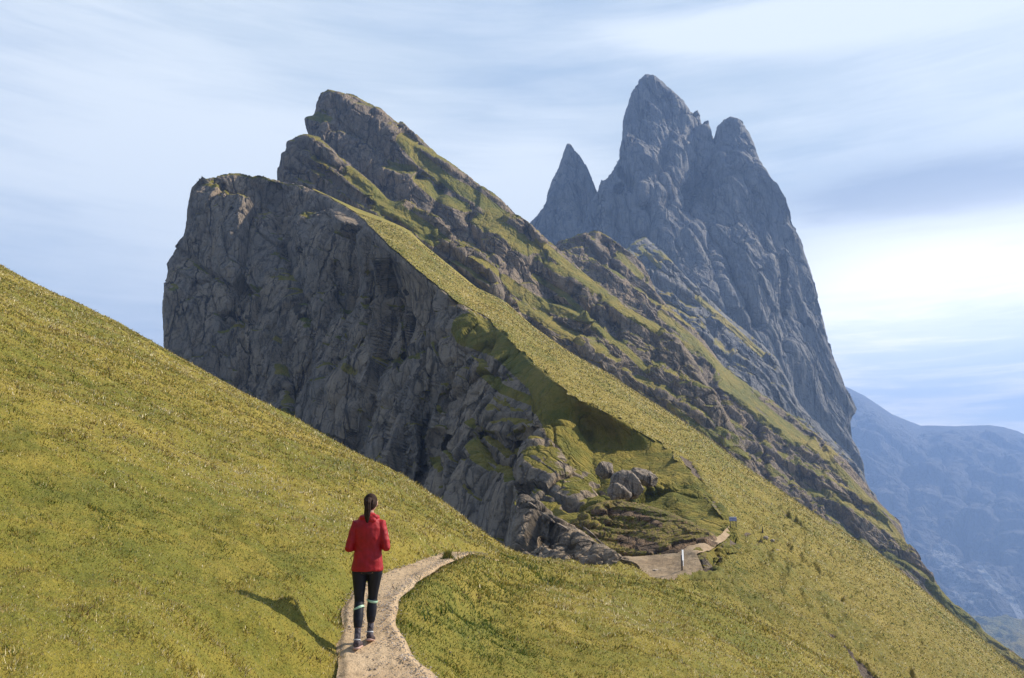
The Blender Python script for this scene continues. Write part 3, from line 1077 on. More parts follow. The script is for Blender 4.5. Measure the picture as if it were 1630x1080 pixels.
rock_layer('mound', [(900, 900), (900, 850)], [(900, 850), (912, 832), (928, 815), (945, 803), (965, 797), (990, 796), (1020, 801), (1045, 808), (1080, 822), (1105, 834), (1130, 848), (1140, 858)], [(1112, 890), (1130, 876), (1140, 858)],
           [(900, 900), (985, 912), (1060, 902), (1112, 890)],
           rbf([(945, 803, 73), (990, 797, 73), (1045, 808, 71), (1105, 836, 67), (905, 850, 69), (905, 900, 63), (985, 895, 61), (1060, 885, 57.5), (1000, 850, 67), (1080, 855, 61.5)]
               + s_ctrl([(1130, 850), (1140, 858), (1130, 876), (1112, 890)], 0.5)),
           240, 400, M_SOIL, 1.5, blocks=0.45, ribs=0.25, ledge=0.0, grass=0.0, jag=1.0, round_px=8, round_m=0.02, ring=('top', 'left'), seed=43.0, back=10,
           gpaint=[([(905, 840), (1000, 830), (1080, 850), (1150, 885)], 90, 0.52)], terrace=(0.70, 1.5), unpaint=[([(945, 815), (1010, 818), (1050, 835)], 4), ([(990, 860), (1040, 872)], 8), ([(1060, 880), (1090, 868), (1140, 860)], 7)],
           quiet=[(1060, 860, 60, 0.6)], qlines=[([(1112, 890), (1130, 876), (1140, 858)], 8)])
rock_layer('rock_toe', [(826, 900), (826, 850), (826, 800)], [(826, 800), (832, 793), (840, 794), (852, 802), (872, 815), (900, 831), (930, 849), (950, 866), (975, 880), (1000, 893)], [(1010, 926), (1000, 893)],
           [(826, 900), (880, 925), (960, 940), (1010, 926)],
           rbf([(830, 800, 66), (872, 816, 62), (930, 850, 57.5), (985, 885, 54), (830, 890, 60), (890, 880, 56), (960, 915, 50.5), (1005, 905, 50.5), (900, 925, 52)]),
           200, 330, M_ROCK1, 2.2, blocks=0.6, ribs=0.45, ledge=0.0, grass=0.0, jag=1.6, round_px=7, round_m=0.05, seed=47.0, back=10,
           carve=[([(915, 850), (905, 880), (895, 920)], 4, 1.0), ([(945, 870), (948, 915)], 3, 1.2), ([(880, 830), (870, 870)], 3, 1.0), ([(965, 880), (962, 915)], 3, 0.8)])


def build_plaza():
    Q = coons([(918, 917), (925, 905)], [(925, 905), (955, 893), (985, 887), (1030, 885), (1075, 880), (1095, 877), (1108, 881)], [(1122, 918), (1116, 898), (1108, 881)],
              [(918, 917), (960, 924), (1000, 926), (1060, 925), (1100, 922), (1122, 918)], 60, 200)
    px, py = Q[..., 0], Q[..., 1]
    d = rbf([(930, 905, 53), (960, 923, 50.2), (1000, 926, 49.6), (1060, 925, 49.4), (1110, 920, 49.4), (1122, 916, 49.2), (985, 887, 57.5), (1030, 885, 57.5), (1075, 880, 55.8), (1108, 881, 53.0), (1095, 877, 54.5), (1085, 900, 51.8), (1040, 905, 53)])(px, py)
    X, E = px2XE(px, py)
    P = np.stack([X * d, d, E * d + EYE], -1)
    P[..., 2] += 0.16 * fbm(P * 0.5, 3) + 0.05 * fbm(P * 2.5, 3)
    o = grid_mesh('trodden_saddle', P, M_DIRT2)
    tag(o, kind='structure')
    Q = coons([(1078, 896), (1078, 880)], [(1078, 880), (1098, 869), (1125, 864), (1147, 851), (1160, 838)], [(1170, 843), (1160, 838)], [(1078, 890), (1106, 879), (1133, 872), (1156, 857), (1170, 843)], 30, 120)
    px, py = Q[..., 0], Q[..., 1]
    py = py + 2.0 * perlin(np.stack([px / 8, py / 8, px * 0], -1))
    d = rbf([(1078, 890, 54.9), (1078, 880, 56.6), (1098, 868, 57.7)] + s_ctrl([(1110, 886), (1125, 862), (1135, 875), (1145, 850), (1158, 858), (1173, 842), (1158, 838)], 0.55))(px, py)
    X, E = px2XE(px, py)
    P = np.stack([X * d, d, E * d + EYE], -1)
    P[..., 2] += 0.10 * fbm(P * 0.9, 3)
    o = grid_mesh('track', P, M_DIRT2)
    tag(o, kind='structure')


build_plaza()

# --- second fin
fin2_top = [(449, 289), (448, 267), (454, 243), (462, 229), (473, 220), (486, 217), (500, 219), (514, 224), (531, 240), (548, 258), (575, 277), (600, 298),
            (617, 318), (627, 322), (647, 322), (661, 336), (680, 341), (700, 349), (712, 362), (735, 385), (765, 400), (790, 425), (800, 450), (806, 478), (812, 500)]
rock_layer('rock_fin', [(452, 330), (450, 300), (449, 289)], fin2_top, [(900, 600), (860, 560), (812, 500)], [(452, 330), (560, 400), (700, 490), (900, 600)],
           rbf([(450, 300, 330), (480, 220, 345), (560, 300, 330), (620, 330, 320), (700, 400, 305), (760, 440, 296), (800, 480, 290), (560, 400, 320), (900, 600, 285)]),
           230, 560, M_ROCK2, 6.5, blocks=0.7, ribs=0.6, ledge=7.0, ledge_p=9.0, grass=0.95, jag=1.5, round_px=12, round_m=0.02, seed=4.1, back=50,
           treads=[([(555, 275), (600, 312), (640, 340), (690, 372)], 12, 2.2), ([(600, 330), (640, 345), (690, 385)], 9, 2.0)])

# --- third fin, the highest of the near ridge
fin3_top = [(499, 219), (498, 205), (500, 192), (505, 170), (510, 157), (521, 150), (538, 149), (552, 150), (562, 152), (576, 161), (603, 173), (624, 193), (634, 199),
            (640, 197), (645, 205), (664, 217), (676, 228), (695, 245), (725, 266), (752, 290), (767, 302), (790, 313), (801, 321), (828, 351), (843, 362), (866, 381),
            (900, 408), (926, 431), (964, 461), (1010, 495), (1055, 522), (1085, 548), (1110, 585), (1142, 642), (1170, 690), (1200, 740), (1225, 775)]
rock_layer('rock_fin', [(505, 300), (500, 250), (499, 219)], fin3_top, [(1260, 830), (1240, 800), (1225, 775)], [(505, 300), (700, 460), (1000, 660), (1260, 830)],
           rbf([(500, 200, 425), (540, 150, 430), (640, 200, 425), (640, 300, 405), (720, 400, 390), (800, 320, 420), (800, 460, 370), (900, 420, 410), (950, 560, 350),
                (1050, 530, 395), (1100, 660, 340), (1200, 740, 330), (560, 300, 415)]),
           330, 1000, M_ROCK2, 8.0, blocks=0.7, ribs=0.65, ledge=13.0, ledge_p=15.0, grass=1.0, jag=1.5, round_px=10, round_m=0.02, seed=8.7, back=60,
           treads=[([(640, 222), (670, 255), (715, 290), (760, 315), (800, 345)], 11, 2.2), ([(665, 285), (700, 315), (740, 330)], 9, 1.8),
                   ([(866, 392), (926, 442), (1000, 500), (1050, 528)], 7, 2.2), ([(800, 446), (850, 480), (930, 505)], 11, 1.8), ([(812, 478), (880, 520), (925, 545)], 7, 1.8),
                   ([(945, 520), (1000, 560), (1030, 590)], 6, 2.0), ([(850, 440), (900, 470), (950, 520)], 5, 1.6), ([(1065, 646), (1122, 687), (1192, 728)], 5, 2.0)],
           carve=[([(700, 300), (690, 380), (700, 420)], 8, 8), ([(750, 350), (760, 400)], 8, 8), ([(860, 420), (880, 480)], 10, 8), ([(960, 480), (980, 540)], 10, 8),
                  ([(620, 265), (640, 275), (665, 285)], 8, 10)])

# --- ridge behind, with its rocky hump, running down to the right
fin4_top = [(860, 420), (881, 399), (895, 385), (911, 380), (925, 376), (934, 374), (945, 371), (957, 374), (968, 380), (979, 389), (1002, 404), (1021, 419), (1033, 438),
            (1047, 470), (1060, 484), (1085, 505), (1120, 539), (1152, 584), (1190, 612), (1233, 642), (1270, 670), (1303, 695), (1350, 742), (1379, 777), (1408, 809), (1429, 829),
            (1440, 861), (1461, 893), (1478, 917), (1495, 936), (1513, 957), (1540, 981), (1560, 1004), (1589, 1025), (1640, 1068), (1700, 1120)]
rock_layer('rock_ridge', [(860, 470), (860, 445), (860, 420)], fin4_top, [(1700, 1180), (1700, 1150), (1700, 1120)], [(860, 470), (1100, 720), (1400, 930), (1700, 1180)],
           rbf([(880, 400, 560), (950, 375, 560), (1040, 460, 560), (1040, 540, 500), (1120, 600, 480), (1150, 580, 540), (1200, 700, 450), (1250, 660, 520), (1300, 800, 430),
                (1350, 745, 500), (1440, 860, 470), (1440, 900, 430), (1540, 985, 440), (1640, 1070, 400), (1640, 1100, 380)]),
           330, 1050, M_ROCK2, 9.0, blocks=0.7, ribs=0.65, ledge=15.0, ledge_p=17.0, grass=1.0, jag=1.5, round_px=9, round_m=0.015, seed=12.9, back=90,
           treads=[([(1052, 500), (1110, 548), (1160, 602), (1230, 662), (1300, 716)], 7, 2.0), ([(1150, 612), (1210, 665), (1270, 705)], 8, 1.8),
                   ([(1310, 722), (1365, 780), (1410, 830), (1440, 870)], 7, 1.6), ([(985, 405), (1020, 440)], 6, 1.6), ([(1040, 540), (1080, 590), (1120, 640)], 5, 1.6)],
           gpaint=[([(1484, 930), (1513, 966), (1560, 1012), (1630, 1070)], 13, 1.0)],
           carve=[([(1060, 600), (1080, 680)], 9, 12), ([(1130, 610), (1150, 690)], 9, 12), ([(1200, 680), (1215, 760)], 9, 12), ([(960, 380), (975, 430)], 6, 12)])

# --- lower shoulder of the towers
fin5_top = [(990, 402), (1000, 394), (1014, 382), (1026, 377), (1040, 388), (1060, 407), (1085, 436), (1120, 470), (1162, 509), (1213, 551), (1235, 572), (1255, 610),
            (1274, 648), (1309, 683), (1345, 722), (1372, 755)]
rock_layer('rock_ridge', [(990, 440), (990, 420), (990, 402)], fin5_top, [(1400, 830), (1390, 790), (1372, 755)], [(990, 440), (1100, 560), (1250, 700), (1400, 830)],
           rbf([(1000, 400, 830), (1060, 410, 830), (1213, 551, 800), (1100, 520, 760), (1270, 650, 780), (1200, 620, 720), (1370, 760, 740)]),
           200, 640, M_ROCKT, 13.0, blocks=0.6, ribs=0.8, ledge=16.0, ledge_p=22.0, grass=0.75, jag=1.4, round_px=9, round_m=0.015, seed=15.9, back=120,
           treads=[([(1110, 474), (1165, 522), (1215, 566)], 5, 1.6), ([(1020, 395), (1050, 425)], 4, 1.5)])

# --- the towers
tower_top = [(905, 401), (918, 392)]
tower_top = [(925, 372), (935, 330), (951, 311), (954, 300), (957, 288), (963, 287), (977, 272), (987, 253), (991, 228), (992, 194), (996, 178), (1000, 168), (1004, 151), (1017, 130),
             (1028, 121), (1038, 120.5), (1051, 130), (1068, 145), (1081, 156), (1092, 168), (1098, 180), (1102, 185), (1107, 179), (1111, 187), (1115, 203), (1119, 205), (1123, 195), (1128, 204), (1133, 221),
             (1137, 222), (1143, 202), (1154, 191), (1166, 188), (1179, 196), (1190, 215), (1200, 240), (1209, 266), (1220, 290), (1235, 309), (1247, 334), (1258, 360), (1271, 385),
             (1281, 415), (1290, 441), (1299, 475), (1309, 513), (1316, 551), (1338, 607), (1350, 631)]
depthT = rbf([(905, 400, 1030), (960, 290, 1050), (1000, 180, 1080), (1035, 125, 1090), (1000, 380, 1000), (1080, 250, 1040), (1090, 170, 1090), (1128, 230, 1120), (1110, 330, 1050),
              (1165, 190, 1090), (1160, 300, 1020), (1060, 380, 985), (1200, 400, 990), (1120, 480, 950), (1240, 330, 1060), (1300, 500, 1060), (1250, 560, 960), (1350, 650, 1020),
              (1240, 440, 985), (1340, 760, 960), (1020, 300, 1000), (975, 330, 1010), (950, 360, 1040)])
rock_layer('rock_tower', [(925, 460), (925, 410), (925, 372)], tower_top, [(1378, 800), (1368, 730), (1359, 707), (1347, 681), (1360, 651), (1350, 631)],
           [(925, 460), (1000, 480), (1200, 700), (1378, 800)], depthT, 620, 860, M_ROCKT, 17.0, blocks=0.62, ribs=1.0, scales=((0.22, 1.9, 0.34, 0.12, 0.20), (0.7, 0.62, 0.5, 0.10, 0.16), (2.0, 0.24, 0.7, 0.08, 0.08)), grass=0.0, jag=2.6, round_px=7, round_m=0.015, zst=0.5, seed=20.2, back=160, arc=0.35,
           carve=[([(1098, 190), (1108, 250), (1098, 300), (1090, 340)], 13, 46), ([(1135, 225), (1134, 262), (1118, 290), (1106, 320), (1100, 350)], 8, 75),
                  ([(1085, 300), (1120, 380), (1160, 440), (1200, 520)], 10, 39), ([(990, 260), (1010, 300), (1015, 340)], 6, 25),
                  ([(1030, 330), (1035, 390), (1010, 380)], 9, 28), ([(983, 300), (984, 380)], 5, 39), ([(1245, 420), (1240, 500), (1245, 560)], 8, 21),
                  ([(1060, 160), (1065, 220), (1050, 280), (1060, 330)], 8, 21), ([(1190, 260), (1200, 330), (1215, 400)], 8, 14), ([(1110, 380), (1130, 440), (1150, 500)], 7, 25)])
# --- the slim spire left of them
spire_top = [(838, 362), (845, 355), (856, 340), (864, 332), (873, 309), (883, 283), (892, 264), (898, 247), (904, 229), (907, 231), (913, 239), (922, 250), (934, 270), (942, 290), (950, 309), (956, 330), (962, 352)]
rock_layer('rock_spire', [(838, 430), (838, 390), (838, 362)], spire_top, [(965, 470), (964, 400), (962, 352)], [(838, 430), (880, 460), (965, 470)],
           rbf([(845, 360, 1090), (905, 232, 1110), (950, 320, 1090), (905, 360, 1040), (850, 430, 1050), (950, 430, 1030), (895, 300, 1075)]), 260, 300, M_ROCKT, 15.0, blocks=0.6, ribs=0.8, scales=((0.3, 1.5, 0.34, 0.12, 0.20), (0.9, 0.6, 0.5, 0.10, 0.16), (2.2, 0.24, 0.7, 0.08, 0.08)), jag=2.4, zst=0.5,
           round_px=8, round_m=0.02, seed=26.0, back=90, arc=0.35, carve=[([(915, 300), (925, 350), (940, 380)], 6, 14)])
# --- needle standing at the end of the ridge
rock_layer('rock_spire', [(1472, 950), (1476, 925)], [(1476, 925), (1479, 915), (1482, 910), (1485, 912), (1488, 922), (1496, 936)], [(1500, 955), (1496, 936)], [(1472, 950), (1500, 955)],
           rbf([(1476, 925, 520), (1485, 912, 521), (1496, 940, 520), (1472, 950, 518)]), 40, 40, M_ROCK2, 4.0, blocks=0.4, ribs=0.3, jag=0.5, round_px=6, round_m=0.01, seed=2, back=8)

# --- far mountains across the valley
far_top = [(1240, 606), (1300, 606), (1349, 617), (1375, 630), (1395, 643), (1420, 660), (1445, 670), (1465, 678), (1490, 678), (1520, 679), (1545, 678), (1575, 677), (1600, 681), (1620, 687), (1650, 700), (1750, 720), (1850, 760)]
scree = [([(1560, 905), (1580, 930), (1608, 950), (1626, 985)], 16, 1.0)]
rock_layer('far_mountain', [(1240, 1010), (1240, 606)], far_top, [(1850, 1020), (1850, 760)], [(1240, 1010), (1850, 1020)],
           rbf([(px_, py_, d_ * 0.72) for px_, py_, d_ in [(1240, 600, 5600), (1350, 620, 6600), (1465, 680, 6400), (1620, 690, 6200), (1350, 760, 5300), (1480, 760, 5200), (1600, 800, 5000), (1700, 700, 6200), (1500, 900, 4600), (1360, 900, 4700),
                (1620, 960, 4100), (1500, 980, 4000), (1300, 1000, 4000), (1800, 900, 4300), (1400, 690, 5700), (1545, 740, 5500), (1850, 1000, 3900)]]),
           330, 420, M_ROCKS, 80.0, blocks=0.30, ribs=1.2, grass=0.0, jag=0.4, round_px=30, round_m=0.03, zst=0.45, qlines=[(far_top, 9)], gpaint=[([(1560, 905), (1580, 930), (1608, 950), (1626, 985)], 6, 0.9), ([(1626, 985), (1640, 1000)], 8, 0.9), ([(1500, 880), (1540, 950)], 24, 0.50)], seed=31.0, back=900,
           carve=[([(1540, 760), (1535, 830), (1530, 900)], 8, 160), ([(1590, 740), (1585, 820), (1592, 900)], 8, 160), ([(1500, 740), (1495, 860)], 7, 120), ([(1440, 740), (1450, 850)], 9, 120)])
# --- dark broken ground on the valley side below them
rock_layer('valley_side', [(1480, 1040), (1500, 978)], [(1500, 978), (1545, 981), (1575, 988), (1600, 985), (1640, 990), (1750, 990), (1850, 1000)], [(1850, 1200), (1850, 1000)], [(1480, 1040), (1600, 1160), (1850, 1200)],
           rbf([(1500, 980, 2600), (1640, 990, 2500), (1560, 1010, 2200), (1620, 1040, 1900), (1850, 1000, 2500), (1600, 1150, 1500), (1850, 1200, 1500)]),
           130, 200, M_ROCKF, 40.0, blocks=0.5, ribs=0.9, ledge=60, ledge_p=35, grass=0.8, gthr=(0.3, 0.6), jag=1.0, round_px=6, round_m=0.02, seed=36.0, back=700)

# valley floor far below, out to the horizon
def build_valley():
    xs = np.linspace(-6000, 6000, 120); ys = np.linspace(-3000, 5900, 120)
    Y, X = np.meshgrid(ys, xs, indexing='ij')
    P3 = np.stack([X, Y, 0 * X], -1)
    z = -900 + 100 * fbm(P3 / 2500, 4)
    o = grid_mesh('valley_floor', np.stack([X, Y, z], -1), M_ROCKF, {'grass': np.full(X.shape, 0.9)})
    tag(o, kind='structure')


build_valley()


# ------------------------------------------------------------------ grass blades
def mat_blades():
    m = bpy.data.materials.new('grass_blades')
    m.use_nodes = True
    t = NT(m.node_tree)
    out = t.n('ShaderNodeOutputMaterial')
    c = attr(t, 'tint', 'Color')
    d = t.n('ShaderNodeBsdfPrincipled', ins={'Roughness': 0.55, 'Specular IOR Level': 0.35})
    t.link(c, d.inputs['Base Color'])
    tr = t.n('ShaderNodeBsdfTranslucent')
    t.link(c, tr.inputs['Color'])
    mx = t.n('ShaderNodeMixShader', ins={0: 0.32})
    t.link(d.outputs[0], mx.inputs[1]); t.link(tr.outputs[0], mx.inputs[2])
    t.link(mx.outputs[0], out.inputs['Surface'])
    return m


M_BLADE = mat_blades()
TINTS = np.array([(0.058, 0.108, 0.010), (0.158, 0.162, 0.020), (0.292, 0.226, 0.034), (0.425, 0.310, 0.064), (0.56, 0.42, 0.15), (0.86, 0.76, 0.48), (0.115, 0.058, 0.024)], np.float32)


def blade_mesh(name, bx, by, bz, hgt, wid, dryness, rg, lean=1.0, flat=0.55, brown=0.03):
    n = len(bx)
    a = rg.rand(n) * 6.283
    # matted alpine turf leans mostly down the slope (+X)
    lx = np.cos(a) * 0.75 + 0.35; ly = np.sin(a) * 0.75 - 0.05
    le = hgt * (0.45 + 0.7 * rg.rand(n)) * lean
    up = hgt * (0.35 + 0.65 * rg.rand(n))
    b = rg.rand(n) * 6.283
    wx, wy = np.cos(b) * wid * 0.5, np.sin(b) * wid * 0.5
    V = np.empty((n, 3, 3), np.float32)
    V[:, 0] = np.stack([bx - wx, by - wy, bz - 0.012], 1)
    V[:, 1] = np.stack([bx + wx, by + wy, bz - 0.012], 1)
    V[:, 2] = np.stack([bx + lx * le, by + ly * le, bz + up - 0.45 * lx * le * flat], 1)
    k = np.clip(dryness + rg.normal(size=n) * 0.28, 0, 0.999) * 5
    i = k.astype(int); f = (k - i)[:, None].astype(np.float32)
    T = TINTS[i] * (1 - f) + TINTS[np.minimum(i + 1, 5)] * f
    odd = rg.rand(n)
    T = np.where((odd < brown)[:, None], TINTS[6], T)
    T = T * (0.50 + 0.85 * rg.rand(n))[:, None]
    C = np.repeat(T[:, None], 3, 1)
    return mesh_from_arrays(name, V.reshape(-1, 3), np.arange(n * 3).reshape(n, 3), M_BLADE, {'tint': C.reshape(-1, 3)}, smooth=False)


def build_grass():
    rg = np.random.RandomState(3)
    n = 1200000
    X = rg.uniform(-0.80, 0.80, n); y = np.exp(rg.uniform(np.log(2.6), np.log(240.0), n))
    x = X * y
    z, far, soil, pd = HF(x.reshape(-1, 1000), y.reshape(-1, 1000), want=True)
    z, far, soil, pd = z.ravel(), far.ravel(), soil.ravel(), pd.ravel()
    off = off_slope(X, np.maximum(y, 12.0))
    vis = (z > -60) & (soil < 0.35) & (pd > -0.05 + 0.07 * rg.rand(n) - 0.16 * rg.rand(n) ** 5) & ~(off & (y > np.interp(X, _DMx, _DMd) * 1.25)) & ~((far < 0.5) & (y > 1.3 * np.interp(X, _DMx, _DMd)))
    # nothing grows on the bare saddle
    pxx, pyy = XE2px(X, (z - EYE) / y)
    vis &= ~((pxx > 930) & (pxx < 1150) & (pyy < 922) & (pyy > 870) & (y > 44) & (x < 14.2))
    x, y, z, far, pd = x[vis], y[vis], z[vis], far[vis], pd[vis]
    m = len(x)
    P3 = np.stack([x, y, 0 * x], -1)
    dry = 0.52 + 0.55 * fbm(P3 * 0.13 + 3, 3) + 0.30 * fbm(P3 * 0.8 + 9, 3) + 0.22 * fbm(P3 * 4.0, 2) + 0.10 * far
    dry = dry - 0.42 * far * sstep(0.10, 0.55, fbm(P3 * np.array([0.10, 0.05, 1]) + 50, 4)) - 0.20 * far * sstep(0.3, 0.7, fbm(P3 * 0.9 + 55, 2, ridged=True))
    dry = dry - 0.30 * (1 - far) * sstep(0.25, 0.6, fbm(P3 * np.array([0.5, 0.25, 1]) + 66, 3))
    # greener fringe below the path
    lush = np.exp(-((pd - 0.9) / 1.0) ** 2) * (x > np.interp(y, PATH[:, 1], PATH[:, 0])) * sstep(7.5, 11, y)
    dry = dry - 0.50 * lush + 0.35 * np.exp(-(pd / 0.22) ** 2) * (y < 9)
    clump = 0.5 + 1.2 * sstep(-0.1, 0.6, fbm(P3 * 2.2 + 30, 3))
    s = rg.rand(m)
    hgt = np.maximum(0.040, 0.0041 * y) * (0.5 + 0.9 * s) * clump * (1 + 0.5 * lush) * (1 + 0.9 * np.exp(-(pd / 0.16) ** 2) * (y < 20))
    hgt = hgt * (1 - 0.42 * sstep(25, 60, y))
    wid = np.maximum(0.0065, 0.00155 * y) * (0.6 + 0.8 * rg.rand(m))
    br = 0.04 + 0.40 * sstep(0.15, 0.6, fbm(P3 * np.array([0.35, 0.22, 1]) + 91, 4)) * (1 - 0.6 * far)
    o = blade_mesh('grass', x, y, z, hgt, wid, dry, rg, brown=br)
    tag(o, kind='stuff')


build_grass()


def ground_z(x, y):
    return float(HF(np.array([[x]]), np.array([[y]]))[0, 0])


# ------------------------------------------------------------------ stones and small things
def rock_obj(name, loc, size, seed, mat, label, cat, group=None, rot=0.0, facet=0.5, sub=5):
    bm = bmesh.new()
    bmesh.ops.create_icosphere(bm, subdivisions=sub, radius=1.0)
    me = bpy.data.meshes.new(name)
    bm.to_mesh(me); bm.free()
    V = np.empty(len(me.vertices) * 3, np.float32); me.vertices.foreach_get('co', V); V = V.reshape(-1, 3).astype(float)
    rg = np.random.RandomState(seed)
    # cut flat faces off a ball
    for k in range(14):
        nrm = rg.normal(size=3); nrm /= np.linalg.norm(nrm)
        lim = rg.uniform(0.55, 0.85)
        d = V @ nrm
        V = V - np.maximum(d - lim, 0)[:, None] * nrm * 0.92
    n = V / np.linalg.norm(V, axis=1)[:, None]
    V = V + n * (0.10 * fbm(V * 1.5 + seed, 3) + 0.05 * fbm(V * 5 + seed, 3, ridged=True))[:, None]
    f, g = facets(V[None] * 1.6 + seed)
    V = V + n * (0.10 * f[0] - 0.05 * (1 - sstep(0, 0.08, g[0])))[:, None]
    V = V * np.array(size)
    c, s_ = math.cos(rot), math.sin(rot)
    V = V @ np.array([[c, 0, -s_], [0, 1, 0], [s_, 0, c]])
    me.vertices.foreach_set('co', V.astype(np.float32).ravel())
    me.polygons.foreach_set('use_smooth', np.ones(len(me.polygons), bool))
    me.attributes.new('grass', 'FLOAT', 'POINT')
    me.materials.append(mat)
    me.update()
    o = link(bpy.data.objects.new(name, me))
    o.location = loc
    return tag(o, label, cat, group)


def at_px(px, py, d):
    X, E = px2XE(px, py)
    return (float(X * d), d, float(E * d + EYE))


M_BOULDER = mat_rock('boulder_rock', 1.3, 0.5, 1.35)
rock_obj('boulder', at_px(998, 775, 80), (1.75, 1.6, 1.6), 5, M_BOULDER, 'largest pale grey boulder, leaning right above the terraced mound', 'boulder', 'boulders on the saddle', rot=0.75)
rock_obj('boulder', at_px(1024, 761, 83.5), (1.6, 1.5, 1.0), 9, M_BOULDER, 'grey boulder behind the largest one, half sunk in the grass of the knoll', 'boulder', 'boulders on the saddle', rot=0.4)
rock_obj('boulder', at_px(964, 748, 86), (1.2, 1.3, 1.1), 12, M_BOULDER, 'small dark boulder in shade, left of the largest pale boulder', 'boulder', 'boulders on the saddle', rot=-0.2)
rock_obj('boulder', at_px(984, 783, 78.5), (1.3, 1.2, 0.9), 15, M_BOULDER, 'rounded low rock pressed against the left foot of the big pale boulder', 'boulder', 'boulders on the saddle', rot=0.1)
M_STONE = mat_rock('stone_rock', 0.35, 0.5, 2.2)
for (px, py, w, h, lab) in ((1045, 908, 0.34, 0.10, 'flat pale stone lying on the bare earth of the saddle left of the white sign'),
                            (1220, 862, 0.30, 0.20, 'pale stone just right of the pointed stake'),
                            (1229, 867, 0.26, 0.22, 'pale stone second from the pointed stake in the eroded strip'),
                            (1236, 877, 0.34, 0.16, 'pale stone at the lower end of the eroded strip below the stake')):
    if px < 1100:
        L = at_px(px, py, 52.5)
    else:
        gx, gy = on_S(px, py); L = (gx, gy, ground_z(gx, gy) + 0.05)
    rock_obj('stone', L, (w, w * 0.8, h), int(px), M_STONE, lab, 'stone', None if px < 1100 else 'pale stones by the stake', sub=3)
for (px, py, d, w, h, tilt, lab) in (  # slabs added in paler rock to stand in for the toe's sunlit edges
        (848, 803, 62.5, 0.85, 0.16, 0.62, 'uppermost slab added as a sunlit edge slanting down the rock toe below the big cliff'),
        (872, 822, 60.0, 0.95, 0.15, 0.60, 'slab added as a sunlit edge, second from the top of the rock toe'),
        (897, 838, 58.0, 0.80, 0.13, 0.55, 'slab added as a sunlit edge, third from the top of the rock toe'),
        (938, 846, 57.5, 1.05, 0.14, 0.62, 'longest slab added as a sunlit edge, between the rock toe and the terraced mound'),
        (955, 862, 56.0, 0.70, 0.12, 0.60, 'lowest slab added as a sunlit edge, just above the bare saddle')):
    rock_obj('rock_slab', at_px(px, py + 1.5, d), (w * 0.8, 0.6, h * 0.75), int(px), M_BOULDER, lab, 'rock slab', 'slabs added as sunlit edges on the rock toe', rot=tilt, sub=4)


def box_bm(bm, cx, cy, cz, sx, sy, sz, rx=0.0, ry=0.0, bev=0.0):
    r = bmesh.ops.create_cube(bm, size=1.0)
    vs = r['verts']
    M = Matrix.Translation((cx, cy, cz)) @ Matrix.Rotation(rx, 4, 'X') @ Matrix.Rotation(ry, 4, 'Y') @ Matrix.Diagonal((sx, sy, sz, 1))
    bmesh.ops.transform(bm, matrix=M, verts=vs)
    if bev:
        es = list({e for v in vs for e in v.link_edges})
        bmesh.ops.bevel(bm, geom=es, offset=bev, segments=2, affect='EDGES')
    return vs


def bm_obj(name, bm, mat, parent=None, smooth=False):
    me = bpy.data.meshes.new(name)
    bm.normal_update(); bm.to_mesh(me); bm.free()
    if smooth:
        me.polygons.foreach_set('use_smooth', np.ones(len(me.polygons), bool))
    me.materials.append(mat)
    return link(bpy.data.objects.new(name, me), parent)


def empty(name, loc, rz=0.0):
    e = bpy.data.objects.new(name, None)
    e.location = loc; e.rotation_euler = (0, 0, rz)
    e.empty_display_size = 0.1
    return link(e)


M_WHITE = plain('white_paint', (0.80, 0.80, 0.78), 0.5, nscale=6, amount=0.06)
M_WOOD = plain('weathered_wood', (0.10, 0.078, 0.058), 0.85, 0.2, nscale=9, amount=0.4, bump=0.01)
M_BOARD = plain('blue_board', (0.24, 0.24, 0.34), 0.5, 0.4, nscale=5, amount=0.15)


def tapered_post(bm, x, y, z0, z1, r0, r1, n=8, lean=(0, 0)):
    rings = []
    for k in range(6):
        f = k / 5
        r = r0 + (r1 - r0) * f
        rings.append([bm.verts.new((x + lean[0] * f + r * math.cos(a), y + lean[1] * f + r * math.sin(a), z0 + (z1 - z0) * f)) for a in [2 * math.pi * j / n + 0.2 * math.sin(k * 2) for j in range(n)]])
    for A, B in zip(rings[:-1], rings[1:]):
        for j in range(n):
            bm.faces.new((A[j], A[(j + 1) % n], B[(j + 1) % n], B[j]))
    bm.faces.new(rings[-1]); bm.faces.new(rings[0][::-1])


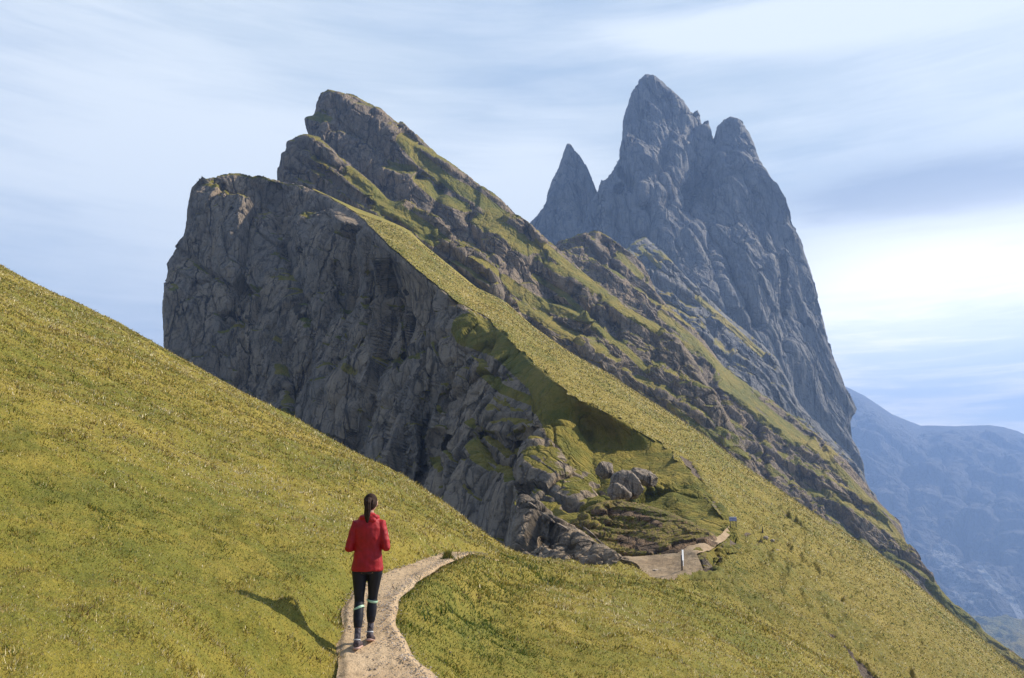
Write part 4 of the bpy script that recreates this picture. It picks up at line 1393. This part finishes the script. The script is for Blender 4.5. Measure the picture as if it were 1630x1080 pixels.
def build_signs():
    p = at_px(1087, 907, 50.9)
    r = tag(empty('trail_sign', (p[0], p[1], p[2] - 0.05), 0.95), 'white upright trail sign on a dark post at the right edge of the bare saddle', 'sign')
    b = bmesh.new(); tapered_post(b, 0, 0.05, -0.3, 0.95, 0.055, 0.045); bm_obj('post', b, M_WOOD, r)
    b = bmesh.new(); box_bm(b, 0.06, 0, 0.93, 0.25, 0.035, 0.66, bev=0.01); bm_obj('panel', b, M_WHITE, r)
    b = bmesh.new(); box_bm(b, 0.10, 0.0, 0.43, 0.08, 0.03, 0.34, bev=0.006); bm_obj('lower_plate', b, M_WHITE, r)
    b = bmesh.new(); tapered_post(b, -0.10, 0.03, 0.18, 0.72, 0.035, 0.03); bm_obj('bracket', b, M_WOOD, r)
    d = 72.0
    p = at_px(1167, 833, d)
    r = tag(empty('info_board', (p[0], p[1], p[2]), -0.25), 'low slanted bluish board with pale top edge beside the track above the saddle', 'notice board')
    b = bmesh.new(); box_bm(b, 0, 0, 0.33, 0.66, 0.05, 0.42, rx=-0.7, bev=0.012); bm_obj('panel', b, M_BOARD, r)
    b = bmesh.new(); box_bm(b, 0.0, 0.13, 0.505, 0.66, 0.06, 0.07, rx=-0.7, bev=0.01); bm_obj('top_rail', b, M_WHITE, r)
    for sx in (-0.25, 0.25):
        b = bmesh.new(); tapered_post(b, sx, 0.03, -0.35, 0.32, 0.04, 0.035); bm_obj('leg', b, M_WOOD, r)
    gx, gy = on_S(1214, 852)
    b = bmesh.new(); tapered_post(b, 0, 0, -0.2, 0.62, 0.12, 0.02, n=7, lean=(0.04, 0.0))
    o = bm_obj('stake', b, M_WOOD); o.location = (gx, gy, ground_z(gx, gy))
    tag(o, 'short dark pointed stake standing on the grass slope right of the notice board', 'stake')


build_signs()


def build_gravel():
    rg = np.random.RandomState(21)
    n = 5200
    idx = rg.uniform(18, len(PATH) - 8, n)
    cx = np.interp(idx, np.arange(len(PATH)), PATH[:, 0]); cy = np.interp(idx, np.arange(len(PATH)), PATH[:, 1]); cz = np.interp(idx, np.arange(len(PATH)), PATH_Z) + EYE
    u = rg.normal(size=n) * 0.24
    edge = rg.rand(n) < 0.45
    u = np.where(edge, np.sign(rg.rand(n) - 0.35) * (path_width(idx) - 0.02 + rg.normal(size=n) * 0.07), u)
    r = 0.004 + 0.010 * rg.rand(n) ** 3 + 0.004 * edge
    t = np.array([(1, 0, 0), (-1, 0, 0), (0, 1, 0), (0, -1, 0), (0, 0, 1), (0, 0, -1)], float)
    F0 = np.array([(0, 2, 4), (2, 1, 4), (1, 3, 4), (3, 0, 4), (2, 0, 5), (1, 2, 5), (3, 1, 5), (0, 3, 5)])
    V = t[None] * (r[:, None, None] * rg.uniform(0.6, 1.4, (n, 6, 1))) * np.array([1.2, 1.0, 0.6])
    a = rg.rand(n) * 6.28; ca, sa = np.cos(a)[:, None], np.sin(a)[:, None]
    x = V[..., 0] * ca - V[..., 1] * sa; y = V[..., 0] * sa + V[..., 1] * ca
    px_ = cx + u; py_ = cy
    V = np.stack([x + px_[:, None], y + py_[:, None], V[..., 2] + (cz - 0.048)[:, None]], -1)
    F = (np.arange(n)[:, None, None] * 6 + F0[None]).reshape(-1, 3)
    o = mesh_from_arrays('gravel', V.reshape(-1, 3), F, plain('gravel_grain', (0.36, 0.30, 0.24), 0.9, 0.2, nscale=9, amount=0.5), smooth=False)
    tag(o, kind='stuff')


build_gravel()


def build_tuft():
    x0, y0 = on_M(711, 893)
    rg = np.random.RandomState(11)
    n = 1500
    u = rg.normal(size=n) * 0.085; v = rg.normal(size=n) * 0.07
    x = x0 + u; y = y0 + v
    z = np.full(n, ground_z(x0, y0)) + np.maximum(0.12 - 1.3 * np.hypot(u, v), 0)
    h = 0.10 + 0.20 * np.exp(-(u / 0.11) ** 2) * rg.rand(n)
    o = blade_mesh('grass_tuft', x, y, z, h, np.full(n, 0.02), np.full(n, 0.12), rg, lean=0.5, flat=0.0)
    tag(o, 'dark green grass tuft standing alone on the right edge of the bending path', 'grass tuft')


build_tuft()


# ------------------------------------------------------------------ the walker
def loft(bm, rings, n=20, caps=True):
    """rings: (cx, cy, cz, rx, ry, axis_tilt(optional Vector direction))"""
    R = []
    for i, rg_ in enumerate(rings):
        c = Vector(rg_[:3]); rx, ry = rg_[3], rg_[4]
        d = Vector(rg_[5]) if len(rg_) > 5 else Vector(rings[min(i + 1, len(rings) - 1)][:3]) - Vector(rings[max(i - 1, 0)][:3])
        if d.length < 1e-6: d = Vector((0, 0, 1))
        d.normalize()
        ux = Vector((1, 0, 0)) - d * d.x
        if ux.length < 0.2: ux = Vector((0, 1, 0)) - d * d.y
        ux.normalize(); uy = d.cross(ux)
        R.append([bm.verts.new(c + ux * rx * math.cos(a) + uy * ry * math.sin(a)) for a in [2 * math.pi * j / n for j in range(n)]])
    for A, B in zip(R[:-1], R[1:]):
        for j in range(n):
            bm.faces.new((A[j], A[(j + 1) % n], B[(j + 1) % n], B[j]))
    if caps:
        bm.faces.new(R[-1]); bm.faces.new(R[0][::-1])


def ball(bm, c, r, sub=3):
    v = bmesh.ops.create_icosphere(bm, subdivisions=sub, radius=1.0)['verts']
    bmesh.ops.transform(bm, matrix=Matrix.Translation(c) @ Matrix.Diagonal((*r, 1)), verts=v)


def fused(name, bm, mat, parent, voxel=0.008, it=4, fac=0.6):
    """join overlapping shells into one continuous skin"""
    bmesh.ops.recalc_face_normals(bm, faces=bm.faces)
    me = bpy.data.meshes.new(name); bm.to_mesh(me); bm.free()
    o = link(bpy.data.objects.new(name, me))
    m = o.modifiers.new('r', 'REMESH'); m.mode = 'VOXEL'; m.voxel_size = voxel; m.use_smooth_shade = True
    sm = o.modifiers.new('s', 'SMOOTH'); sm.iterations = it; sm.factor = fac
    dg = bpy.context.evaluated_depsgraph_get()
    me2 = bpy.data.meshes.new_from_object(o.evaluated_get(dg))
    o.modifiers.clear(); o.data = me2
    bpy.data.meshes.remove(me)
    me2.name = name
    me2.materials.clear(); me2.materials.append(mat)
    me2.polygons.foreach_set('use_smooth', np.ones(len(me2.polygons), bool))
    o.parent = parent
    return o


LEGS = {-1: dict(hip=(-0.088, 0.0, 0.86), knee=(-0.082, 0.02, 0.47), ank=(-0.066, -0.12, 0.095)),
        1: dict(hip=(0.088, 0.0, 0.86), knee=(0.056, 0.10, 0.50), ank=(0.040, 0.10, 0.135))}


def lerp(a, b, t):
    return tuple(a[i] * (1 - t) + b[i] * t for i in range(3))


def leg_rings(L, add, z_stop=None):
    h, k, a = L['hip'], L['knee'], L['ank']
    R = [(*lerp(h, k, -0.08), 0.072 + add, 0.088 + add), (*lerp(h, k, 0.15), 0.084 + add, 0.090 + add), (*lerp(h, k, 0.5), 0.068 + add, 0.074 + add), (*lerp(h, k, 0.85), 0.052 + add, 0.056 + add),
         (*k, 0.050 + add, 0.054 + add)]
    for t, r in ((0.15, 0.049), (0.32, 0.053), (0.5, 0.049), (0.7, 0.037), (0.82, 0.031), (1.0, 0.030)):
        c = lerp(k, a, t)
        if z_stop is not None and c[2] < z_stop: break
        R.append((c[0], c[1] - (0.012 if 0.1 < t < 0.6 else 0), c[2], r + add, r * 1.05 + add))
    return R


def build_person():
    X, E = px2XE(581, 1014)
    kk = [float(XE2px(0, z_ / y_)[1]) for y_, z_ in zip(PATH[30:90, 1], PATH_Z[30:90])]
    y = float(np.interp(-1021, -np.array(kk), PATH[30:90, 1]))
    x = float(X * y)
    zg = float(np.interp(y, PATH[:80, 1], PATH_Z[:80])) + EYE - 0.055
    print('PERSON', XE2px(x / y, (zg - EYE) / y))
    root = tag(empty('person', (x, y, zg), 0.03), 'person with long dark ponytail, red jacket and black green-banded leggings walking away on the path', 'person')
    skin = plain('skin', (0.52, 0.30, 0.21), 0.5, 0.4, nscale=20, amount=0.08)
    red = plain('red_jacket', (0.36, 0.008, 0.012), 0.6, 0.35, nscale=14, amount=0.18, bump=0.008)
    black = plain('black_leggings', (0.010, 0.010, 0.016), 0.62, 0.3)
    hair_m = plain('dark_hair', (0.034, 0.017, 0.010), 0.75, 0.2, nscale=60, amount=0.5, bump=0.004)
    green = plain('pale_green_band', (0.42, 0.62, 0.42), 0.4, 0.5)
    sock = plain('grey_sock', (0.10, 0.09, 0.10), 0.9, 0.1, nscale=45, amount=0.85)
    shoe = plain('dark_shoe', (0.075, 0.055, 0.06), 0.6, 0.3, nscale=30, amount=0.5)
    sole = plain('pale_sole', (0.50, 0.32, 0.26), 0.7, 0.3)
    trim = plain('shoe_trim', (0.62, 0.62, 0.62), 0.5, 0.4)
    # ---- body, one skin
    b = bmesh.new()
    for s_ in (-1, 1):
        L = LEGS[s_]
        loft(b, leg_rings(L, 0.0))
        ax, ay, az = L['ank']
        loft(b, [(ax, ay - 0.045, az - 0.045, 0.026, 0.03, (0, 1, 0)), (ax, ay, az - 0.045, 0.032, 0.042, (0, 1, 0)), (ax + 0.004, ay + 0.09, az - 0.065, 0.038, 0.028, (0, 1, 0)), (ax + 0.004, ay + 0.17, az - 0.078, 0.030, 0.014, (0, 1, 0))])
    loft(b, [(0, 0, 0.80, 0.13, 0.10), (0, -0.01, 0.90, 0.155, 0.115), (0, 0, 1.05, 0.125, 0.09), (0, 0, 1.2, 0.14, 0.10), (0, 0, 1.33, 0.15, 0.09), (0, 0, 1.39, 0.09, 0.07), (0.0, 0.0, 1.42, 0.05, 0.05),
             (0.0, 0.01, 1.50, 0.048, 0.052)])
    hc = (0.008, 0.022, 1.565)
    ball(b, hc, (0.072, 0.088, 0.105))
    ball(b, (0.008, 0.060, 1.515), (0.050, 0.050, 0.055))
    loft(b, [(0.008, 0.100, 1.585, 0.008, 0.012, (0, 0, -1)), (0.008, 0.112, 1.565, 0.011, 0.016, (0, 0, -1)), (0.008, 0.112, 1.545, 0.015, 0.016, (0, 0, -1))], n=10)      # nose
    ball(b, (0.008, 0.100, 1.515), (0.022, 0.010, 0.008))       # lips
    for s_ in (-1, 1):
        ball(b, (0.008 + s_ * 0.073, 0.018, 1.562), (0.010, 0.018, 0.030))
    ARM = {-1: ((-0.138, 0, 1.340), (-0.212, -0.035, 1.065), (-0.115, 0.19, 1.10)), 1: ((0.138, 0, 1.340), (0.212, -0.035, 1.075), (0.115, 0.19, 1.12))}
    for s_ in (-1, 1):
        sh, el, wr = ARM[s_]
        loft(b, [(*sh, 0.045, 0.045), (*lerp(sh, el, 0.5), 0.041, 0.043), (*el, 0.035, 0.036)], n=14)
        loft(b, [(*el, 0.036, 0.036), (*lerp(el, wr, 0.4), 0.036, 0.036), (*wr, 0.024, 0.028)], n=14)
        # palm and separate, unequal, curled fingers
        w = Vector(wr); fd = (Vector(wr) - Vector(el)).normalized(); inw = Vector((-s_, 0.1, 0)).normalized()
        side = fd.cross(inw).normalized()
        if side.z < 0: side = -side
        palm = w + fd * 0.045
        loft(b, [(*(w), 0.024, 0.028), (*(w + fd * 0.03), 0.018, 0.036), (*(w + fd * 0.085), 0.015, 0.040)], n=12)
        for i, ln in enumerate((0.068, 0.076, 0.071, 0.056)):
            p0 = w + fd * 0.082 + side * (0.030 - 0.020 * i)
            p1 = p0 + fd * ln * 0.42 + inw * 0.008; p2 = p1 + fd * ln * 0.22 + inw * ln * 0.28; p3 = p2 + inw * ln * 0.26 - fd * ln * 0.10
            loft(b, [(*p0, 0.0085, 0.0085), (*p1, 0.008, 0.008), (*p2, 0.0075, 0.0075), (*p3, 0.006, 0.006)], n=8)
        t0 = w + fd * 0.03 + side * 0.028; t1 = t0 + fd * 0.028 + side * 0.018 + inw * 0.012; t2 = t1 + fd * 0.026 + inw * 0.016
        loft(b, [(*t0, 0.011, 0.011), (*t1, 0.0095, 0.0095), (*t2, 0.0075, 0.0075)], n=8)
    fused('body', b, skin, root, 0.0055, 2, 0.5)
    for s_ in (-1, 1):
        b = bmesh.new(); ball(b, (0.008 + s_ * 0.030, 0.098, 1.570), (0.013, 0.009, 0.008), 2)
        bm_obj('eye', b, plain('eye_white', (0.7, 0.7, 0.68), 0.2), root, True)
    # ---- jacket
    b = bmesh.new()
    loft(b, [(0, 0.0, 0.815, 0.176, 0.128), (0, 0, 0.83, 0.178, 0.130), (0, 0, 0.92, 0.170, 0.126), (0, 0, 1.02, 0.152, 0.112), (0, 0, 1.08, 0.150, 0.112), (0, -0.005, 1.2, 0.163, 0.122), (0, -0.01, 1.29, 0.160, 0.116),
             (0, -0.008, 1.345, 0.140, 0.098), (0, 0, 1.385, 0.100, 0.082), (0, 0, 1.415, 0.072, 0.070), (0.0, 0.004, 1.45, 0.062, 0.064)])
    for s_ in (-1, 1):
        sh, el, wr = ARM[s_]
        loft(b, [(*lerp(sh, (0, 0, 1.36), 0.35), 0.060, 0.062), (*sh, 0.058, 0.062), (*lerp(sh, el, 0.4), 0.052, 0.056), (*lerp(sh, el, 0.8), 0.046, 0.050), (*el, 0.044, 0.046)], n=16)
        ball(b, el, (0.045, 0.046, 0.046), 2)
        loft(b, [(*el, 0.045, 0.046), (*lerp(el, wr, 0.3), 0.045, 0.047), (*lerp(el, wr, 0.7), 0.037, 0.040), (*lerp(el, wr, 0.97), 0.031, 0.034)], n=16)
    # folded hood lying on the shoulders
    for (hx, hy, hz, a1, a2, a3) in ((0.0, -0.060, 1.405, 0.085, 0.045, 0.030), (0.065, -0.045, 1.412, 0.042, 0.045, 0.030), (-0.065, -0.045, 1.405, 0.040, 0.045, 0.028), (0.085, 0.0, 1.405, 0.032, 0.055, 0.026), (-0.085, 0.0, 1.400, 0.030, 0.05, 0.024),
                                     (0.04, -0.085, 1.375, 0.05, 0.03, 0.028)):
        ball(b, (hx, hy, hz), (a1, a2, a3), 2)
    j = fused('jacket', b, red, root, 0.008, 3, 0.5)
    V = np.empty(len(j.data.vertices) * 3, np.float32); j.data.vertices.foreach_get('co', V); V = V.reshape(-1, 3).astype(float)
    nn = np.empty(len(j.data.vertices) * 3, np.float32); j.data.vertices.foreach_get('normal', nn); nn = nn.reshape(-1, 3)
    V = V + nn * (0.007 * fbm(V * np.array([8, 8, 7]) + 5, 2, ridged=True))[:, None]
    j.data.vertices.foreach_set('co', V.astype(np.float32).ravel()); j.data.update()
    # ---- leggings
    b = bmesh.new()
    for s_ in (-1, 1):
        loft(b, leg_rings(LEGS[s_], 0.005, 0.17 if s_ < 0 else 0.21))
    loft(b, [(0, -0.005, 0.79, 0.10, 0.09), (0, -0.012, 0.84, 0.150, 0.115), (0, -0.006, 0.92, 0.156, 0.115), (0, 0, 0.98, 0.145, 0.105)])
    fused('leggings', b, black, root, 0.0065, 2, 0.5)
    for s_ in (-1, 1):
        L = LEGS[s_]; k, a = L['knee'], L['ank']
        # band round the calf
        t = 0.17 if s_ < 0 else 0.06
        c = lerp(k, a, t); ax = Vector(lerp(k, a, 1)) - Vector(k); ax.normalize()
        tilt = Vector((0.42, 0.1, 0)) if s_ < 0 else Vector((-0.18, 0.1, 0))
        d = (ax + tilt).normalized()
        b = bmesh.new()
        r = 0.0615
        cc = Vector(c) + Vector((0, -0.008, 0))
        loft(b, [(*(cc - d * 0.013), r, r * 1.03, d), (*(cc - d * 0.010), r + 0.0025, r * 1.06, d), (*(cc + d * 0.010), r + 0.0025, r * 1.06, d), (*(cc + d * 0.013), r, r * 1.03, d)], n=28, caps=False)
        bm_obj('leg_band', b, green, root, True)
        # sock
        b = bmesh.new()
        zt = 0.22 if s_ < 0 else 0.26
        top = lerp(k, a, (k[2] - zt) / (k[2] - a[2]))
        loft(b, [(*top, 0.037, 0.039), (*lerp(top, a, 0.5), 0.035, 0.037), (*a, 0.036, 0.040), (a[0], a[1], a[2] - 0.03, 0.036, 0.044)], n=18)
        bm_obj('sock', b, sock, root, True)
        # shoe: heel low and nearest the viewer, toe pointing up the path
        ax_, ay_, az_ = a
        pitch = 0.0 if s_ < 0 else -0.20
        sh_root = bmesh.new()
        def P_(dx, dy, dz):
            v = Matrix.Rotation(pitch, 3, 'X') @ Vector((dx, dy + 0.06 - 0.06, dz))
            return (ax_ + v.x, ay_ + v.y, az_ - 0.05 + v.z)
        loft(sh_root, [(*P_(0, -0.066, 0.002), 0.024, 0.022, (0, 1, 0)), (*P_(0, -0.055, 0.008), 0.035, 0.036, (0, 1, 0)), (*P_(0, -0.02, 0.012), 0.040, 0.046, (0, 1, 0)), (*P_(0, 0.04, 0.0), 0.043, 0.038, (0, 1, 0)),
                       (*P_(0.003, 0.11, -0.012), 0.047, 0.029, (0, 1, 0)), (*P_(0.003, 0.165, -0.02), 0.042, 0.020, (0, 1, 0)), (*P_(0.003, 0.19, -0.025), 0.022, 0.010, (0, 1, 0))])
        sho = fused('shoe', sh_root, shoe, root, 0.005, 2, 0.5)
        b = bmesh.new()
        loft(b, [(*P_(0, -0.074, -0.033), 0.024, 0.009, (0, 1, 0)), (*P_(0, -0.058, -0.033), 0.040, 0.013, (0, 1, 0)), (*P_(0, 0.03, -0.035), 0.043, 0.012, (0, 1, 0)), (*P_(0.003, 0.11, -0.037), 0.050, 0.011, (0, 1, 0)), (*P_(0.003, 0.19, -0.034), 0.032, 0.008, (0, 1, 0))])
        bm_obj('sole', b, sole, sho, True)
        b = bmesh.new()
        loft(b, [(*P_(0, -0.03, 0.046), 0.041, 0.043, (0, 0.25, 1)), (*P_(0, -0.028, 0.056), 0.041, 0.043, (0, 0.25, 1))], n=18, caps=False)
        bm_obj('collar', b, trim, sho, True)
    # ---- hair drawn back into a long ponytail
    b = bmesh.new()
    ball(b, (0.008, 0.006, 1.578), (0.078, 0.088, 0.100))
    ball(b, (0.008, -0.030, 1.565), (0.070, 0.062, 0.085))
    loft(b, [(0.006, -0.055, 1.60, 0.030, 0.030), (0.004, -0.098, 1.605, 0.026, 0.026), (0.0, -0.125, 1.575, 0.032, 0.030), (-0.004, -0.130, 1.50, 0.038, 0.030), (-0.006, -0.122, 1.43, 0.034, 0.026), (-0.006, -0.118, 1.375, 0.022, 0.016), (-0.004, -0.116, 1.345, 0.008, 0.006)], n=16)
    h = fused('hair', b, hair_m, root, 0.006, 2, 0.5)
    me = h.data
    V = np.empty(len(me.vertices) * 3, np.float32); me.vertices.foreach_get('co', V); V = V.reshape(-1, 3).astype(float)
    # hairline: clear of the face
    face = sstep(0.028, 0.055, V[:, 1]) * (1 - sstep(1.595, 1.625, V[:, 2]))
    ctr = np.array([0.008, 0.006, 1.565])
    V = V - (V - ctr) * (face * 0.25)[:, None]
    ang = np.arctan2(V[:, 0] - 0.004, -(V[:, 1] + 0.05))
    V[:, 0] += 0.0022 * np.sin(ang * 34 + V[:, 2] * 20); V[:, 1] += 0.002 * np.cos(ang * 30 + V[:, 2] * 14)
    me.vertices.foreach_set('co', V.astype(np.float32).ravel()); me.update()


build_person()


def build_haze():
    m = bpy.data.materials.new('haze_air')
    m.use_nodes = True
    t = NT(m.node_tree)
    out = t.n('ShaderNodeOutputMaterial')
    v = t.n('ShaderNodeVolumePrincipled')
    v.inputs['Color'].default_value = (0.32, 0.49, 0.86, 1)
    v.inputs['Density'].default_value = 0.00025
    v.inputs['Anisotropy'].default_value = 0.15
    t.link(v.outputs[0], out.inputs['Volume'])
    x0, x1, y0, y1, z0, z1 = -6100, 6100, -3100, 6000, -1150, 740
    V = [(x, y, z) for z in (z0, z1) for y in (y0, y1) for x in (x0, x1)]
    F = [(0, 2, 3, 1), (4, 5, 7, 6), (0, 1, 5, 4), (2, 6, 7, 3), (0, 4, 6, 2), (1, 3, 7, 5)]
    o = mesh_from_arrays('haze', V, F, m, smooth=False)
    tag(o, kind='stuff')


build_haze()
